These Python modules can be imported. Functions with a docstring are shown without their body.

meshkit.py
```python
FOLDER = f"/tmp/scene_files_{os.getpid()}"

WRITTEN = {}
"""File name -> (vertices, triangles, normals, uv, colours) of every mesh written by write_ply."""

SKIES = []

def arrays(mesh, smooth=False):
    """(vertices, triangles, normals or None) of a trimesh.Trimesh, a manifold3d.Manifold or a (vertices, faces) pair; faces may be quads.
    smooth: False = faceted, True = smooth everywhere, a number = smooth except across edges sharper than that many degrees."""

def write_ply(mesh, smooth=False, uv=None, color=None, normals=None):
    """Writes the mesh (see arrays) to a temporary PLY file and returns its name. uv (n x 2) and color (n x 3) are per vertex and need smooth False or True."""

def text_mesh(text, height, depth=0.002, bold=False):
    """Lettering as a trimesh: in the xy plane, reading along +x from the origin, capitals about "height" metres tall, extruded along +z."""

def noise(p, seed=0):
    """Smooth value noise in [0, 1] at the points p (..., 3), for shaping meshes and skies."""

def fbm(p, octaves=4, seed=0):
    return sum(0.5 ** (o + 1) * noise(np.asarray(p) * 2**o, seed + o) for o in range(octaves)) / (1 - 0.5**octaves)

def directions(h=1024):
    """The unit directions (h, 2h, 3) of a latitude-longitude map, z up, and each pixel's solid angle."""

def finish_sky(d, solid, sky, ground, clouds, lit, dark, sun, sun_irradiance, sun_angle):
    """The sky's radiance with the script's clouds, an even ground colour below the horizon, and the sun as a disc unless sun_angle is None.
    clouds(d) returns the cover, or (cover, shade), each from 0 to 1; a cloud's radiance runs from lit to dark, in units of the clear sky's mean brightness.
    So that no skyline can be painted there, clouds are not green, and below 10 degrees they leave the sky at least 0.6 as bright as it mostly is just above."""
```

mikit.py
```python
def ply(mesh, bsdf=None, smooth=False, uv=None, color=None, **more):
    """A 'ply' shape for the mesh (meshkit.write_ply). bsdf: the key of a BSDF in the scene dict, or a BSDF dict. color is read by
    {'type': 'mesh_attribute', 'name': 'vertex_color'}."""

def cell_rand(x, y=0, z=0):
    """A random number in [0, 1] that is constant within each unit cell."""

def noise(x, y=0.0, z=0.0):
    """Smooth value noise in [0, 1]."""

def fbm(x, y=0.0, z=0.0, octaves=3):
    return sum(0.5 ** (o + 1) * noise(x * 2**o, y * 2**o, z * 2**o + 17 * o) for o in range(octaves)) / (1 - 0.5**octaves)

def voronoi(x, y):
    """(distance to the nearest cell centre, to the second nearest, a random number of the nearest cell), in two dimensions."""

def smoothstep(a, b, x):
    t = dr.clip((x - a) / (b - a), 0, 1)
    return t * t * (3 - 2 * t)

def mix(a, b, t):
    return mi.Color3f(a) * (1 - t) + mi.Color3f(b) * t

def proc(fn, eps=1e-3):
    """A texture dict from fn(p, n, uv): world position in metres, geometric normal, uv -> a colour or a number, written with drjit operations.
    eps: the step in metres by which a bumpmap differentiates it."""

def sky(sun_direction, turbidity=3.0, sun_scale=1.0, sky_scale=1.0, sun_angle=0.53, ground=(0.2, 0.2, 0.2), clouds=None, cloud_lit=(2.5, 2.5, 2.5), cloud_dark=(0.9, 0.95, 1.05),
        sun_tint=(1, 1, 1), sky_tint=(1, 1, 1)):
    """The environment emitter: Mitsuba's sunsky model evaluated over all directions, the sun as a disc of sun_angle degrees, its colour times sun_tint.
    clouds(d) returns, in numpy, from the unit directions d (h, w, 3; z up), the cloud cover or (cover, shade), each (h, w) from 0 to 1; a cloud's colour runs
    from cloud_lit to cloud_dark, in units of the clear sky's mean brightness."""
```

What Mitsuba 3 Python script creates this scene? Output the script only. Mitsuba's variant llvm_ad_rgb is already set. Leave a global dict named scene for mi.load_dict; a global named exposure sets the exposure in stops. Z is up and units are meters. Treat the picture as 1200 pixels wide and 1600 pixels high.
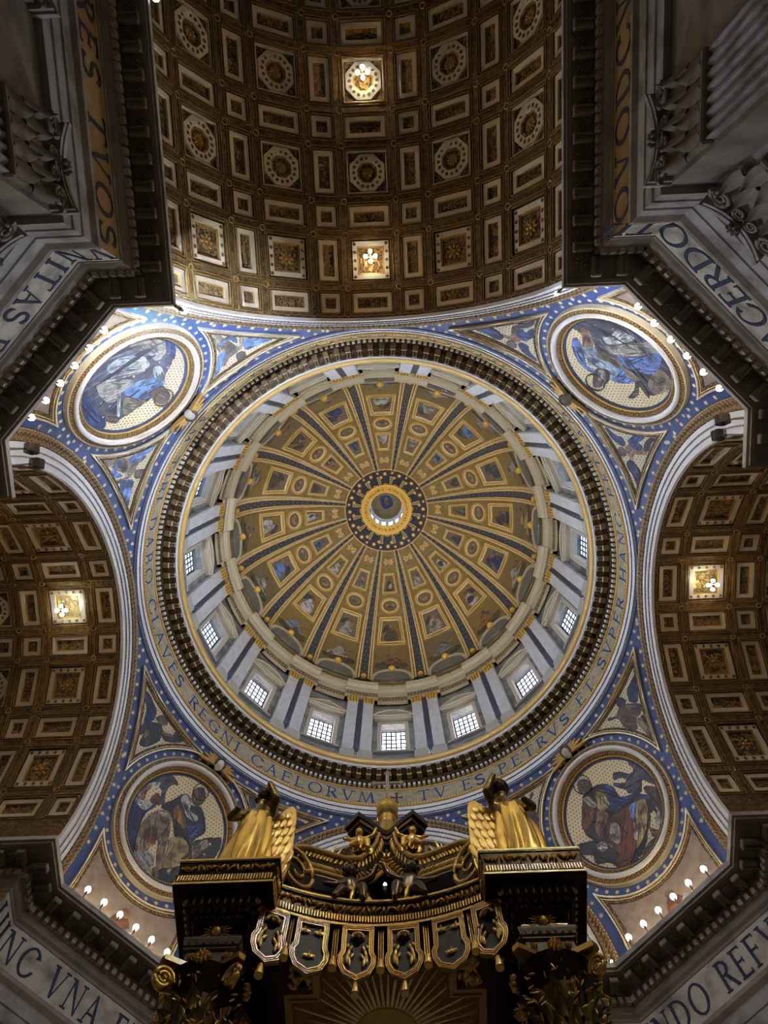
import math, random
import numpy as np, trimesh, mitsuba as mi, mikit, meshkit, drjit as dr
import mapbox_earcut as earcut
from shapely.geometry import Polygon, MultiPolygon, LineString, Point, box as sbox
from shapely import affinity
from shapely.ops import unary_union
T = mi.ScalarTransform4f
scene, labels = {}, {}
rng = np.random.default_rng(7)

# ---------------------------------------------------------------- camera, light levels, exposure
EYE = np.array([0.764, -13.45, 1.65]); FOC = 924.805
def _cam():
    t, ro, ya = np.radians([7.706, 2.607, 4.979])
    fw, up, rt = np.array([0, math.sin(t), math.cos(t)]), np.array([0, -math.cos(t), math.sin(t)]), np.array([1, 0, 0.])
    c, s = math.cos(ya), math.sin(ya); R = np.array([[c, -s, 0], [s, c, 0], [0, 0, 1]])
    fw, up, rt = R @ fw, R @ up, R @ rt
    c, s = math.cos(ro), math.sin(ro)
    return fw, -s * rt + c * up
_fw, _up = _cam()
scene['camera'] = {'type': 'perspective', 'fov': math.degrees(2 * math.atan(800 / FOC)), 'fov_axis': 'larger', 'near_clip': 0.1, 'far_clip': 500.0,
                   'to_world': T().look_at(origin=EYE.tolist(), target=(EYE + _fw).tolist(), up=_up.tolist())}
exposure = 0.0
WIN = 1.9           # radiance of the daylit drum windows
LAMP = 150.0         # radiance of the cornice flood lamps
VLAMP = dict(nave=100.0, left=360.0, right=170.0)        # radiance of the bulbs hanging under the vaults
ARMWIN = dict(nave=.22, left=.6, right=.45, apse=2.4)     # daylit windows in the ends of the arms, outside the frame
ACROSS = 1150.0      # projectors on the gallery
UPL = 72.0          # up-lights standing on the drum cornice

# ---------------------------------------------------------------- materials
ATTR = 'COLOUR'      # replaced by each material's own colour
MAT, _made = {}, {}
def glow(r, g, b, w=1.): return {'type': 'area', 'radiance': rgb(r, g, b), 'sampling_weight': float(w)}   # w: how often the renderer tries this lamp
def two(b): return {'type': 'twosided', 'bsdf': b}
def rgb(*c): return {'type': 'rgb', 'value': [float(v) for v in c]}
def tex(name, fn):
    scene.setdefault(name, mikit.proc(fn, 5e-3)); return {'type': 'ref', 'id': name}
def mat(kind, col):
    """the key of the material KIND in colour COL"""
    col = np.clip(col, 0, .96); key = (kind, tuple(round(float(c), 3) for c in col))
    if key not in _made:
        sub = lambda d: rgb(*col) if isinstance(d, str) and d == 'COLOUR' else {k: sub(v) for k, v in d.items()} if isinstance(d, dict) else d
        _made[key] = f'{kind}_{len(_made):03d}'; scene[_made[key]] = sub(MAT[kind])
    return _made[key]
def princ(rough=.6, metal=0., spec=.4, col=ATTR): return {'type': 'principled', 'base_color': col, 'roughness': rough, 'metallic': metal, 'specular': spec}
MAT['m_paint'] = two(princ(.65))
MAT['m_satin'] = two(princ(.35))
MAT['m_gilt'] = two(princ(.40, .40, .5))
MAT['m_bronze'] = two(princ(.30, .96, .5))
def f_stone(p, n, uv):
    return dr.clip((mikit.fbm(p[0] * .9, p[1] * .9, p[2] * .9, 4) - .42) * 3.2, 0, 1) * .75
MAT['m_stone'] = two({'type': 'blendbsdf', 'weight': tex('f_stone', f_stone), 'a': princ(.6), 'b': princ(.7, col=rgb(.10, .085, .07))})
def f_marble(p, n, uv):
    w = mikit.fbm(p[0] * 1.3, p[1] * 1.3, p[2] * .6, 4)
    return dr.exp(-dr.square((w - .5) * 22)) * .18
MAT['m_marble'] = two({'type': 'blendbsdf', 'weight': tex('f_marble', f_marble), 'a': princ(.35), 'b': princ(.4, col=rgb(.2, .2, .22))})
def f_fold(p, n, uv):
    q = mikit.fbm(p[0] * 1.6, p[1] * 1.6, p[2] * 1.6, 3)
    return dr.clip((q - .38) * 2.6 + (mikit.noise(p[0] * 5, p[1] * 5, p[2] * 5) - .5) * .4, 0, .85)
MAT['m_drape'] = two({'type': 'blendbsdf', 'weight': tex('f_fold', f_fold), 'a': princ(.5), 'b': princ(.6, col=rgb(.035, .033, .04))})
def f_tess(p, n, uv):   # gold mosaic ground with its diaper of small dark marks
    a, b = uv[0] / .28, uv[1] / .28
    r = dr.floor(b); a = a + .5 * (r - 2 * dr.floor(r / 2))
    d = dr.sqrt(dr.square((a - dr.floor(a)) - .5) + dr.square((b - dr.floor(b)) - .5))
    return mikit.smoothstep(.27, .15, d) * .85
MAT['m_tess'] = two({'type': 'blendbsdf', 'weight': tex('f_tess', f_tess), 'a': princ(.4), 'b': princ(.5, col=rgb(.10, .065, .03))})
def f_mos(p, n, uv):
    return dr.clip((mikit.fbm(p[0] * 2.1, p[1] * 2.1, p[2] * 2.1, 3) - .35) * 1.6, 0, 1) * .6
MAT['m_mosaic'] = two({'type': 'blendbsdf', 'weight': tex('f_mos', f_mos), 'a': princ(.45), 'b': princ(.5, col=rgb(.09, .075, .05))})
def f_orn(p, n, uv):    # carved running ornament: leaf scrolls along u
    u, v = uv[0] / .42, uv[1] / .42
    q = dr.sin(6.283 * (u + .22 * dr.sin(6.283 * v))) * dr.cos(6.283 * (v * .8 + .25 * dr.sin(6.283 * u)))
    return dr.clip(.5 + .9 * q + (mikit.noise(u * 5, v * 5) - .5) * .9, 0, 1)
MAT['m_orn'] = two({'type': 'bumpmap', 'arbitrary': tex('f_orn', f_orn), 'scale': .05,
                      'bsdf': {'type': 'blendbsdf', 'weight': tex('f_orn', f_orn), 'a': princ(.4, .25), 'b': princ(.6, col=rgb(.028, .018, .010))}})
def f_rib(p, n, uv):    # carved band of a vault rib
    q = mikit.noise(p[0] * 5.5, p[1] * 5.5, p[2] * 5.5) * .6 + mikit.noise(p[0] * 13, p[1] * 13, p[2] * 13) * .4
    return dr.clip(.5 + (q - .5) * 2.4, 0, 1)
MAT['m_rib'] = two({'type': 'bumpmap', 'arbitrary': tex('f_rib', f_rib), 'scale': .05,
                    'bsdf': {'type': 'blendbsdf', 'weight': tex('f_rib', f_rib), 'a': princ(.45, .2), 'b': princ(.6, col=rgb(.035, .022, .010))}})
def f_relief(p, n, uv):  # low figured relief inside a coffer
    q = mikit.fbm(p[0] * 2.6, p[1] * 2.6, p[2] * 2.6, 3)
    return dr.clip(.5 + 1.5 * dr.sin(q * 26) * .4 + (q - .5), 0, 1)
MAT['m_relief'] = two({'type': 'bumpmap', 'arbitrary': tex('f_relief', f_relief), 'scale': .06,
                         'bsdf': {'type': 'blendbsdf', 'weight': tex('f_relief', f_relief), 'a': princ(.45, .3), 'b': princ(.6, col=rgb(.035, .024, .012))}})
def f_rope(p, n, uv):   # gilt beads along an edge
    u = uv[0] / .3; u = u - dr.floor(u)
    return mikit.smoothstep(.30, .45, dr.abs(u - .5)) * .95
MAT['m_bead'] = two({'type': 'blendbsdf', 'weight': tex('f_rope', f_rope), 'a': princ(.4, .3), 'b': princ(.6, col=rgb(.02, .013, .008))})

# colours (linear)
C_WHITE = (.74, .75, .78); C_CREAM = (.66, .58, .43); C_GREY = (.33, .325, .32); C_STONE = (.21, .19, .165); C_TRAV = (.19, .165, .125)
C_GOLD = (.62, .40, .11); C_DGOLD = (.36, .22, .06); C_VAULT = (.15, .092, .034); C_BROWN = (.10, .058, .022); C_DARK = (.03, .022, .013)
C_BLUE = (.022, .058, .23); C_NAVY = (.012, .022, .075); C_SLATE = (.035, .05, .085); C_FRIEZE = (.46, .40, .26); C_WEB = (.27, .195, .078)
C_BRZ = (.030, .021, .012); C_BGOLD = (.80, .50, .13)
ARTCOL = dict(K=(.035, .038, .05), D=(.07, .078, .11), N=(.02, .035, .12), W=(.46, .48, .52), F=(.27, .16, .10), R=(.15, .062, .036), O=(.33, .17, .05), H=(.10, .075, .06),
              B=(.035, .06, .22), T=(.23, .195, .145), G=(.33, .32, .31), Y=(.34, .28, .13), S=(.13, .23, .56), L=(.34, .45, .60))

# ---------------------------------------------------------------- mesh helpers
class MB:
    def __init__(s): s.v, s.f, s.uv, s.n = [], [], [], 0
    def add(s, v, f, uv=None):
        v = np.asarray(v, float); f = np.asarray(f, int)
        if f.shape[1] == 4: f = np.vstack([f[:, [0, 1, 2]], f[:, [0, 2, 3]]])
        s.v.append(v); s.f.append(f + s.n); s.uv.append(np.zeros((len(v), 2)) if uv is None else np.asarray(uv, float)); s.n += len(v); return s
    def tm(s, m): return s.add(m.vertices, m.faces, np.asarray(m.vertices)[:, :2])
    def arrays(s): return np.vstack(s.v), np.vstack(s.f), np.vstack(s.uv)
def put(key, mb, bsdf, col=None, smooth=False, to_world=None):
    if isinstance(mb, trimesh.Trimesh): mb = MB().tm(mb)
    v, f, uv = mb.arrays()
    d = mikit.ply((v, f), mat(bsdf, col), smooth, uv=uv)
    if to_world is not None: d['to_world'] = to_world
    scene[key] = d
    return key
_cnt = {}
def nk(key):
    i = _cnt.get(key, -1) + 1; _cnt[key] = i
    return key if i == 0 else f'{key}_{i:03d}'
def lab(key, label, cat, group=None, kind=None):
    labels[key] = {'label': label, 'category': cat}
    if group: labels[key]['group'] = group
    if kind: labels[key]['kind'] = kind
def struct(key, label, cat): lab(key, label, cat, kind='structure')

def boxm(cx, cy, cz, sx, sy, sz, bev=0.):
    if bev > 0:
        x, y, z = sx / 2, sy / 2, sz / 2; b = min(bev, x * .6, y * .6, z * .6)
        pts = []
        for a in (-1, 1):
            for c in (-1, 1):
                for d in (-1, 1):
                    pts += [(a * x, c * (y - b), d * (z - b)), (a * (x - b), c * y, d * (z - b)), (a * (x - b), c * (y - b), d * z)]
        m = trimesh.Trimesh(pts).convex_hull
        m.apply_translation((cx, cy, cz)); return m
    return trimesh.creation.box((sx, sy, sz), transform=trimesh.transformations.translation_matrix((cx, cy, cz)))
def polys(p):
    if p.is_empty: return []
    if p.geom_type == 'Polygon': return [p]
    return [g for g in getattr(p, 'geoms', []) if g.geom_type == 'Polygon' and g.area > 1e-6]
def tri(p):
    rings = [np.array(p.exterior.coords)[:-1, :2]] + [np.array(r.coords)[:-1, :2] for r in p.interiors]
    v = np.vstack(rings); f = earcut.triangulate_float64(v, np.cumsum([len(r) for r in rings]).astype(np.uint32)).reshape(-1, 3)
    return v, f
def dens(ring, step):
    out = []
    for a, b in zip(ring[:-1], ring[1:]):
        k = max(1, int(math.ceil(np.hypot(*(b - a)) / step)))
        out += [a + (b - a) * t / k for t in range(k)]
    return np.array(out + [ring[-1]])
def plate(mb, poly, chart, h0, h1, cell=None, step=None, bevel=0.):
    """A slab over a curved chart(u, v, h) -> xyz: its face at h1, its edges down to h0."""
    for p in polys(poly):
        step = step or cell
        if step:
            p = Polygon(dens(np.array(p.exterior.coords), step), [dens(np.array(r.coords), step) for r in p.interiors])
        pieces = [p]
        if cell:
            x0, y0, x1, y1 = p.bounds; pieces = []
            xs = np.linspace(x0, x1, max(1, int(math.ceil((x1 - x0) / cell))) + 1); ys = np.linspace(y0, y1, max(1, int(math.ceil((y1 - y0) / cell))) + 1)
            if len(xs) * len(ys) > 4:
                pv = p if p.is_valid else p.buffer(0)
                for a, b in zip(xs[:-1], xs[1:]):
                    strip = pv.intersection(sbox(a, y0 - 1, b, y1 + 1))
                    if strip.is_empty: continue
                    for c, d in zip(ys[:-1], ys[1:]): pieces += polys(strip.intersection(sbox(a, c, b, d)))
            else: pieces = [p]
        for q in pieces:
            v, f = tri(q)
            if len(f): mb.add(chart(v[:, 0], v[:, 1], np.full(len(v), h1)), f, v)
        if h0 != h1:
            for ring in [p.exterior] + list(p.interiors):
                c = np.array(ring.coords)[:, :2]; n = len(c)
                L = np.r_[0, np.cumsum(np.hypot(*np.diff(c, axis=0).T))]
                a = chart(c[:, 0], c[:, 1], np.full(n, h0)); b = chart(c[:, 0], c[:, 1], np.full(n, h1)); i = np.arange(n - 1)
                mb.add(np.vstack([a, b]), np.c_[i, i + 1, i + 1 + n, i + n], np.vstack([np.c_[L, np.zeros(n)], np.c_[L, np.full(n, abs(h1 - h0))]]))
    return mb
def revolve(mb, prof, a0=0., a1=360., n=256, centre=(0, 0), smooth_prof=False):
    """prof: list of polylines [(r, z), ...]; each edge is its own strip unless smooth_prof."""
    ang = np.radians(np.linspace(a0, a1, n + 1)); closed = abs(a1 - a0) >= 359.99
    if closed: ang = ang[:-1]
    m = len(ang); j = np.arange(m if closed else m - 1); jn = (j + 1) % m
    for line in prof:
        segs = [line] if smooth_prof else [line[k:k + 2] for k in range(len(line) - 1)]
        for sg in segs:
            sg = np.array(sg, float); k = len(sg); L = np.r_[0, np.cumsum(np.hypot(*np.diff(sg, axis=0).T))]
            v = np.stack([np.stack([centre[0] + r * np.sin(ang), centre[1] + r * np.cos(ang), np.full(m, z)], -1) for r, z in sg]).reshape(-1, 3)
            uv = np.stack([np.stack([ang * sg[0, 0], np.full(m, l)], -1) for l in L]).reshape(-1, 2)
            f = np.vstack([np.c_[i * m + j, i * m + jn, (i + 1) * m + jn, (i + 1) * m + j] for i in range(k - 1)])
            mb.add(v, f, uv)
    return mb
def smooth_poly(pts, n=5):
    p = np.asarray(pts, float).reshape(-1, 2); out = []
    for i in range(len(p)):
        a, b, c, d = p[i - 1], p[i], p[(i + 1) % len(p)], p[(i + 2) % len(p)]
        for t in np.arange(n) / n:
            out.append(.5 * (2 * b + (c - a) * t + (2 * a - 5 * b + 4 * c - d) * t * t + (3 * b - a - 3 * c + d) * t ** 3))
    q = Polygon(out); return q if q.is_valid else q.buffer(0)
def folds(g, rg, n=None):
    """light and dark strokes of the mosaicist along a patch of cloth: two polygons"""
    if g.area < .12: return []
    r = g.minimum_rotated_rectangle; c = np.array(r.exterior.coords); e0, e1 = c[1] - c[0], c[2] - c[1]
    if np.linalg.norm(e0) < np.linalg.norm(e1): e0, e1, o = e1, -e0, c[1]
    else: o = c[0]
    W = np.linalg.norm(e1); L = np.linalg.norm(e0); n = n or int(np.clip(W / .22, 2, 9)); out = []
    for f, sgn in ((1.65, 0), (.30, 1)):
        st = []
        for k in range(n):
            v = (k + .25 + .5 * sgn + rg.uniform(-.2, .2)) / n; t = np.linspace(rg.uniform(-.05, .3), rg.uniform(.65, 1.05), 7); w = np.sin(np.linspace(.15, 3.0, 7)) * rg.uniform(.16, .36) * W / n
            wob = np.sin(t * rg.uniform(3, 6) + rg.uniform(0, 6)) * .13 * min(1, .6 * L / max(W, .1)); u = v + wob
            pc = o + np.outer(t, e0) + np.outer(u, e1); d = e1 / W; st.append(Polygon(np.vstack([pc + np.outer(w, d), (pc - np.outer(w, d))[::-1]])).buffer(0))
        q = unary_union(st).intersection(g.buffer(-.02)); out.append((f, q))
    return out
def arcpts(cx, cy, rx, ry, a0=0, a1=360, n=24):
    a = np.radians(np.linspace(a0, a1, n + 1)); return np.c_[cx + rx * np.cos(a), cy + ry * np.sin(a)]
def disc(cx, cy, r, n=20, ry=None): return Polygon(arcpts(cx, cy, r, ry or r, n=n)[:-1])
def ringp(cx, cy, r0, r1, n=32): return disc(cx, cy, r1, n).difference(disc(cx, cy, r0, n))
def frame(x0, y0, x1, y1, w): return sbox(x0, y0, x1, y1).difference(sbox(x0 + w, y0 + w, x1 - w, y1 - w))
def star(cx, cy, r, n=6, q=.4, rot=0.):
    a = np.arange(2 * n) * math.pi / n + math.pi / 2 + rot; rr = np.where(np.arange(2 * n) % 2 == 0, r, r * q)
    return Polygon(np.c_[cx + rr * np.cos(a), cy + rr * np.sin(a)])
def tube(mb, pts, rad, sides=8, closed=False):
    p = np.asarray(pts, float); n = len(p)
    t = np.roll(p, -1, 0) - np.roll(p, 1, 0) if closed else np.gradient(p, axis=0)
    t /= np.linalg.norm(t, axis=1, keepdims=True) + 1e-12
    ref = np.array([0, 0, 1.]) if np.abs(t[:, 2]).mean() < .8 else np.array([1., 0, 0])
    a = np.cross(t, ref); a /= np.linalg.norm(a, axis=1, keepdims=True) + 1e-12; b = np.cross(t, a)
    an = np.arange(sides) * 2 * math.pi / sides; rad = np.broadcast_to(rad, (n,))
    v = p[:, None] + rad[:, None, None] * (np.cos(an)[None, :, None] * a[:, None] + np.sin(an)[None, :, None] * b[:, None])
    m = n if closed else n - 1
    i, j = np.meshgrid(np.arange(m), np.arange(sides), indexing='ij'); i2 = (i + 1) % n
    q = np.stack([i * sides + j, i * sides + (j + 1) % sides, i2 * sides + (j + 1) % sides, i2 * sides + j], -1).reshape(-1, 4)
    L = np.r_[0, np.cumsum(np.linalg.norm(np.diff(p, axis=0), axis=1))]
    mb.add(v.reshape(-1, 3), q, np.stack([np.repeat(L, sides), np.tile(an * .1, n)], -1)); 
    if not closed:
        for e, idx in ((p[0], 0), (p[-1], (n - 1) * sides)):
            k = np.arange(sides); mb.add(np.vstack([v.reshape(-1, 3)[idx:idx + sides], e[None]]), np.c_[k, (k + 1) % sides, np.full(sides, sides)])
    return mb
def ball(mb, c, r, sub=1, sc=(1, 1, 1)):
    m = trimesh.creation.icosphere(sub, 1.0); mb.add(m.vertices * np.array(sc) * r + np.asarray(c), m.faces); return mb

# ---------------------------------------------------------------- roman capitals
def _quad(x0, y0, x1, y1, w): return Polygon([(x0 - w / 2, y0), (x0 + w / 2, y0), (x1 + w / 2, y1), (x1 - w / 2, y1)])
def glyph(ch, K=.135, H=.065):
    q, sb = _quad, sbox
    def serif(x, y): return sb(x - .13, y if y == 0 else y - .05, x + .13, .05 if y == 0 else y)
    def bowl(cx, cy, rx, ry): return disc(cx, cy, rx, 28, ry).difference(disc(cx, cy, rx - K, 28, ry - H))
    if ch == 'I': return unary_union([q(.14, 0, .14, 1, K), serif(.14, 0), serif(.14, 1)]), .28
    if ch == 'T': return unary_union([q(.36, 0, .36, 1, K), serif(.36, 0), sb(0, 1 - H, .72, 1), sb(0, .86, .05, 1), sb(.67, .86, .72, 1)]), .72
    if ch in 'EFL':
        g = [q(.14, 0, .14, 1, K), serif(.14, 1), serif(.14, 0)]
        if ch in 'EF': g += [sb(.1, 1 - H, .56, 1), sb(.51, .87, .56, 1), sb(.1, .5, .48, .5 + H), sb(.43, .44, .48, .62)]
        if ch in 'EL': g += [sb(.1, 0, .6, H), sb(.55, 0, .6, .15)]
        return unary_union(g), .6
    if ch in 'VU': return unary_union([Polygon([(.04, 1), (.04 + K * 1.1, 1), (.44, 0), (.34, 0)]), Polygon([(.64, 1), (.64 + H, 1), (.42, 0), (.36, 0)]), serif(.11, 1), serif(.68, 1)]), .78
    if ch == 'A': return unary_union([Polygon([(.08, 0), (.08 + H, 0), (.42, 1), (.35, 1)]), Polygon([(.60, 0), (.60 + K * 1.1, 0), (.42, 1), (.33, 1)]), sb(.2, .32, .56, .32 + H), serif(.1, 0), serif(.68, 0)]), .78
    if ch == 'N': return unary_union([sb(.1, 0, .1 + H, 1), sb(.66, 0, .66 + H, 1), Polygon([(.06, 1), (.06 + K * 1.2, 1), (.72, 0), (.66, 0)]), serif(.13, 0), serif(.69, 1), serif(.1, 1)]), .82
    if ch == 'M': return unary_union([Polygon([(.04, 0), (.04 + H, 0), (.21, 1), (.15, 1)]), Polygon([(.15, 1), (.15 + K, 1), (.5, 0), (.44, 0)]), Polygon([(.44, 0), (.5, 0), (.8, 1), (.73, 1)]), Polygon([(.72, 1), (.72 + K, 1), (.97, 0), (.83, 0)]), serif(.07, 0), serif(.9, 0)]), 1.
    if ch == 'H': return unary_union([q(.14, 0, .14, 1, K), q(.68, 0, .68, 1, K), sb(.14, .48, .68, .48 + H), serif(.14, 0), serif(.14, 1), serif(.68, 0), serif(.68, 1)]), .82
    if ch in 'OQ':
        g = bowl(.44, .5, .44, .51)
        if ch == 'Q': g = g.union(Polygon([(.42, .06), (.55, .1), (.95, -.22), (.85, -.24)]))
        return g, .88
    if ch in 'CG':
        g = bowl(.44, .5, .44, .51).difference(sb(.62, .28, 1, .74))
        g = g.union(sb(.62, .7, .68, .9)) if ch == 'C' else g.union(sb(.6, .05, .6 + K, .45)).union(sb(.52, .42, .8, .47))
        return g, .78
    if ch == 'D': return unary_union([q(.14, 0, .14, 1, K), bowl(.24, .5, .54, .5).intersection(sb(.2, 0, 1, 1)), serif(.14, 1), serif(.14, 0)]), .8
    if ch in 'PRB':
        g = [q(.14, 0, .14, 1, K), serif(.14, 0), serif(.14, 1), bowl(.22, .74, .36, .26).intersection(sb(.14, .4, 1, 1))]
        if ch == 'R': g.append(Polygon([(.26, .5), (.42, .5), (.72, 0), (.56, 0)]))
        if ch == 'B': g.append(bowl(.22, .27, .42, .27).intersection(sb(.14, 0, 1, .56)))
        return unary_union(g), .66
    if ch == 'S':
        a = np.r_[arcpts(.29, .74, .22, .22, 25, 250, 14), arcpts(.29, .27, .24, .24, 80, -150, 14)]
        return LineString(a).buffer(.062, cap_style='flat').union(sb(.46, .76, .51, .96)).union(sb(.04, .05, .09, .25)), .58
    if ch == 'X': return unary_union([q(.1, 1, .6, 0, K), q(.58, 1, .1, 0, H), serif(.1, 0), serif(.6, 0), serif(.1, 1), serif(.58, 1)]), .72
    if ch == '+': return unary_union([sb(.3, 0, .42, 1), sb(.0, .46, .72, .58), sb(.24, 0, .48, .1), sb(.24, .9, .48, 1), sb(0, .4, .1, .64), sb(.62, .4, .72, .64)]), .72
    if ch == '.': return disc(.1, .5, .07, 8), .2
    return None, .42
def text_run(text, h, track, K=.135):
    """[(polygon at its place along x, char)], total length"""
    x, out, track = 0., [], track / h
    for ch in text:
        g, w = glyph(ch, K, K * .48)
        if g is not None: out.append((affinity.translate(affinity.scale(g, h, h, origin=(0, 0)), x, 0), ch))
        x += w * h + track * h
    return out, x - track * h

# ---------------------------------------------------------------- main dimensions
A = 22.16; RV = 12.5; ZS = 37.29         # arch plane, vault radius, springing height
RS = 26.6                                # pendentive sphere about (0, 0, ZS)
LA, LB, LC, ZCOR = 10.61, 20.81, 13.88, 35.45   # plan of the pier cornice lip
PSI = {'nave': 180., 'right': 90., 'apse': 0., 'left': 270.}     # azimuth of each arm (0 = +y, clockwise)
def rotz(psi, v):
    a = math.radians(psi); c, s = math.cos(a), math.sin(a); v = np.asarray(v)
    return np.stack([v[..., 0] * c + v[..., 1] * s, -v[..., 0] * s + v[..., 1] * c, v[..., 2]], -1)
def arm_chart(psi, R0):
    """u = metres across the vault (angle x R), v = distance from the dome axis, h = depth inwards."""
    def f(u, v, h):
        a = u / RV; r = R0 - h
        return rotz(psi, np.stack([r * np.sin(a), v + 0 * a, ZS + r * np.cos(a)], -1))
    return f
def disk_chart(psi, y0):                 # plane of the arch: u = x, v = z
    return lambda u, v, h: rotz(psi, np.stack([u, y0 - h + 0 * u, v], -1))
def ring_chart(R0):                      # cylinder about the dome axis, seen from inside; u = metres clockwise from +y
    def f(u, v, h):
        a = u / R0; r = R0 - h
        return np.stack([r * np.sin(a), r * np.cos(a), v + 0 * u], -1)
    return f
EL = math.radians(19)
def pend_chart(az):
    a = math.radians(az); er = np.array([math.cos(a) * math.cos(EL), math.sin(a) * math.cos(EL), math.sin(EL)])
    ev = np.array([-math.cos(a) * math.sin(EL), -math.sin(a) * math.sin(EL), math.cos(EL)]); eu = np.cross(er, ev)
    def f(u, v, h):
        th = np.hypot(u, v) / RS; k = np.sinc(th / math.pi) / RS
        d = np.cos(th)[:, None] * er + (u * k)[:, None] * eu + (v * k)[:, None] * ev
        return (RS - h)[:, None] * d + np.array([0, 0, ZS])
    def inv(X):
        n = (np.asarray(X) - [0, 0, ZS]); n = n / np.linalg.norm(n, axis=-1, keepdims=True)
        u, v, c = n @ eu, n @ ev, n @ er; th = np.arccos(np.clip(c, -1, 1)); k = th / np.maximum(np.hypot(u, v), 1e-9) * RS
        return np.stack([u * k, v * k], -1)
    return f, inv
ZD0, RD, ED = 79.0, 28.08, 7.48          # dome meridian: arc of radius RD about r = -ED
def dome_r(ph): return RD * np.cos(np.radians(ph)) - ED
def dome_chart(azc):
    """u = metres across at that height, v = degrees up the meridian"""
    def f(u, v, h):
        p = np.radians(v); a = math.radians(azc) + u / dome_r(v); r = (RD - h) * np.cos(p) - ED
        return np.stack([r * np.sin(a), r * np.cos(a), ZD0 + (RD - h) * np.sin(p)], -1)
    return f

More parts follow.
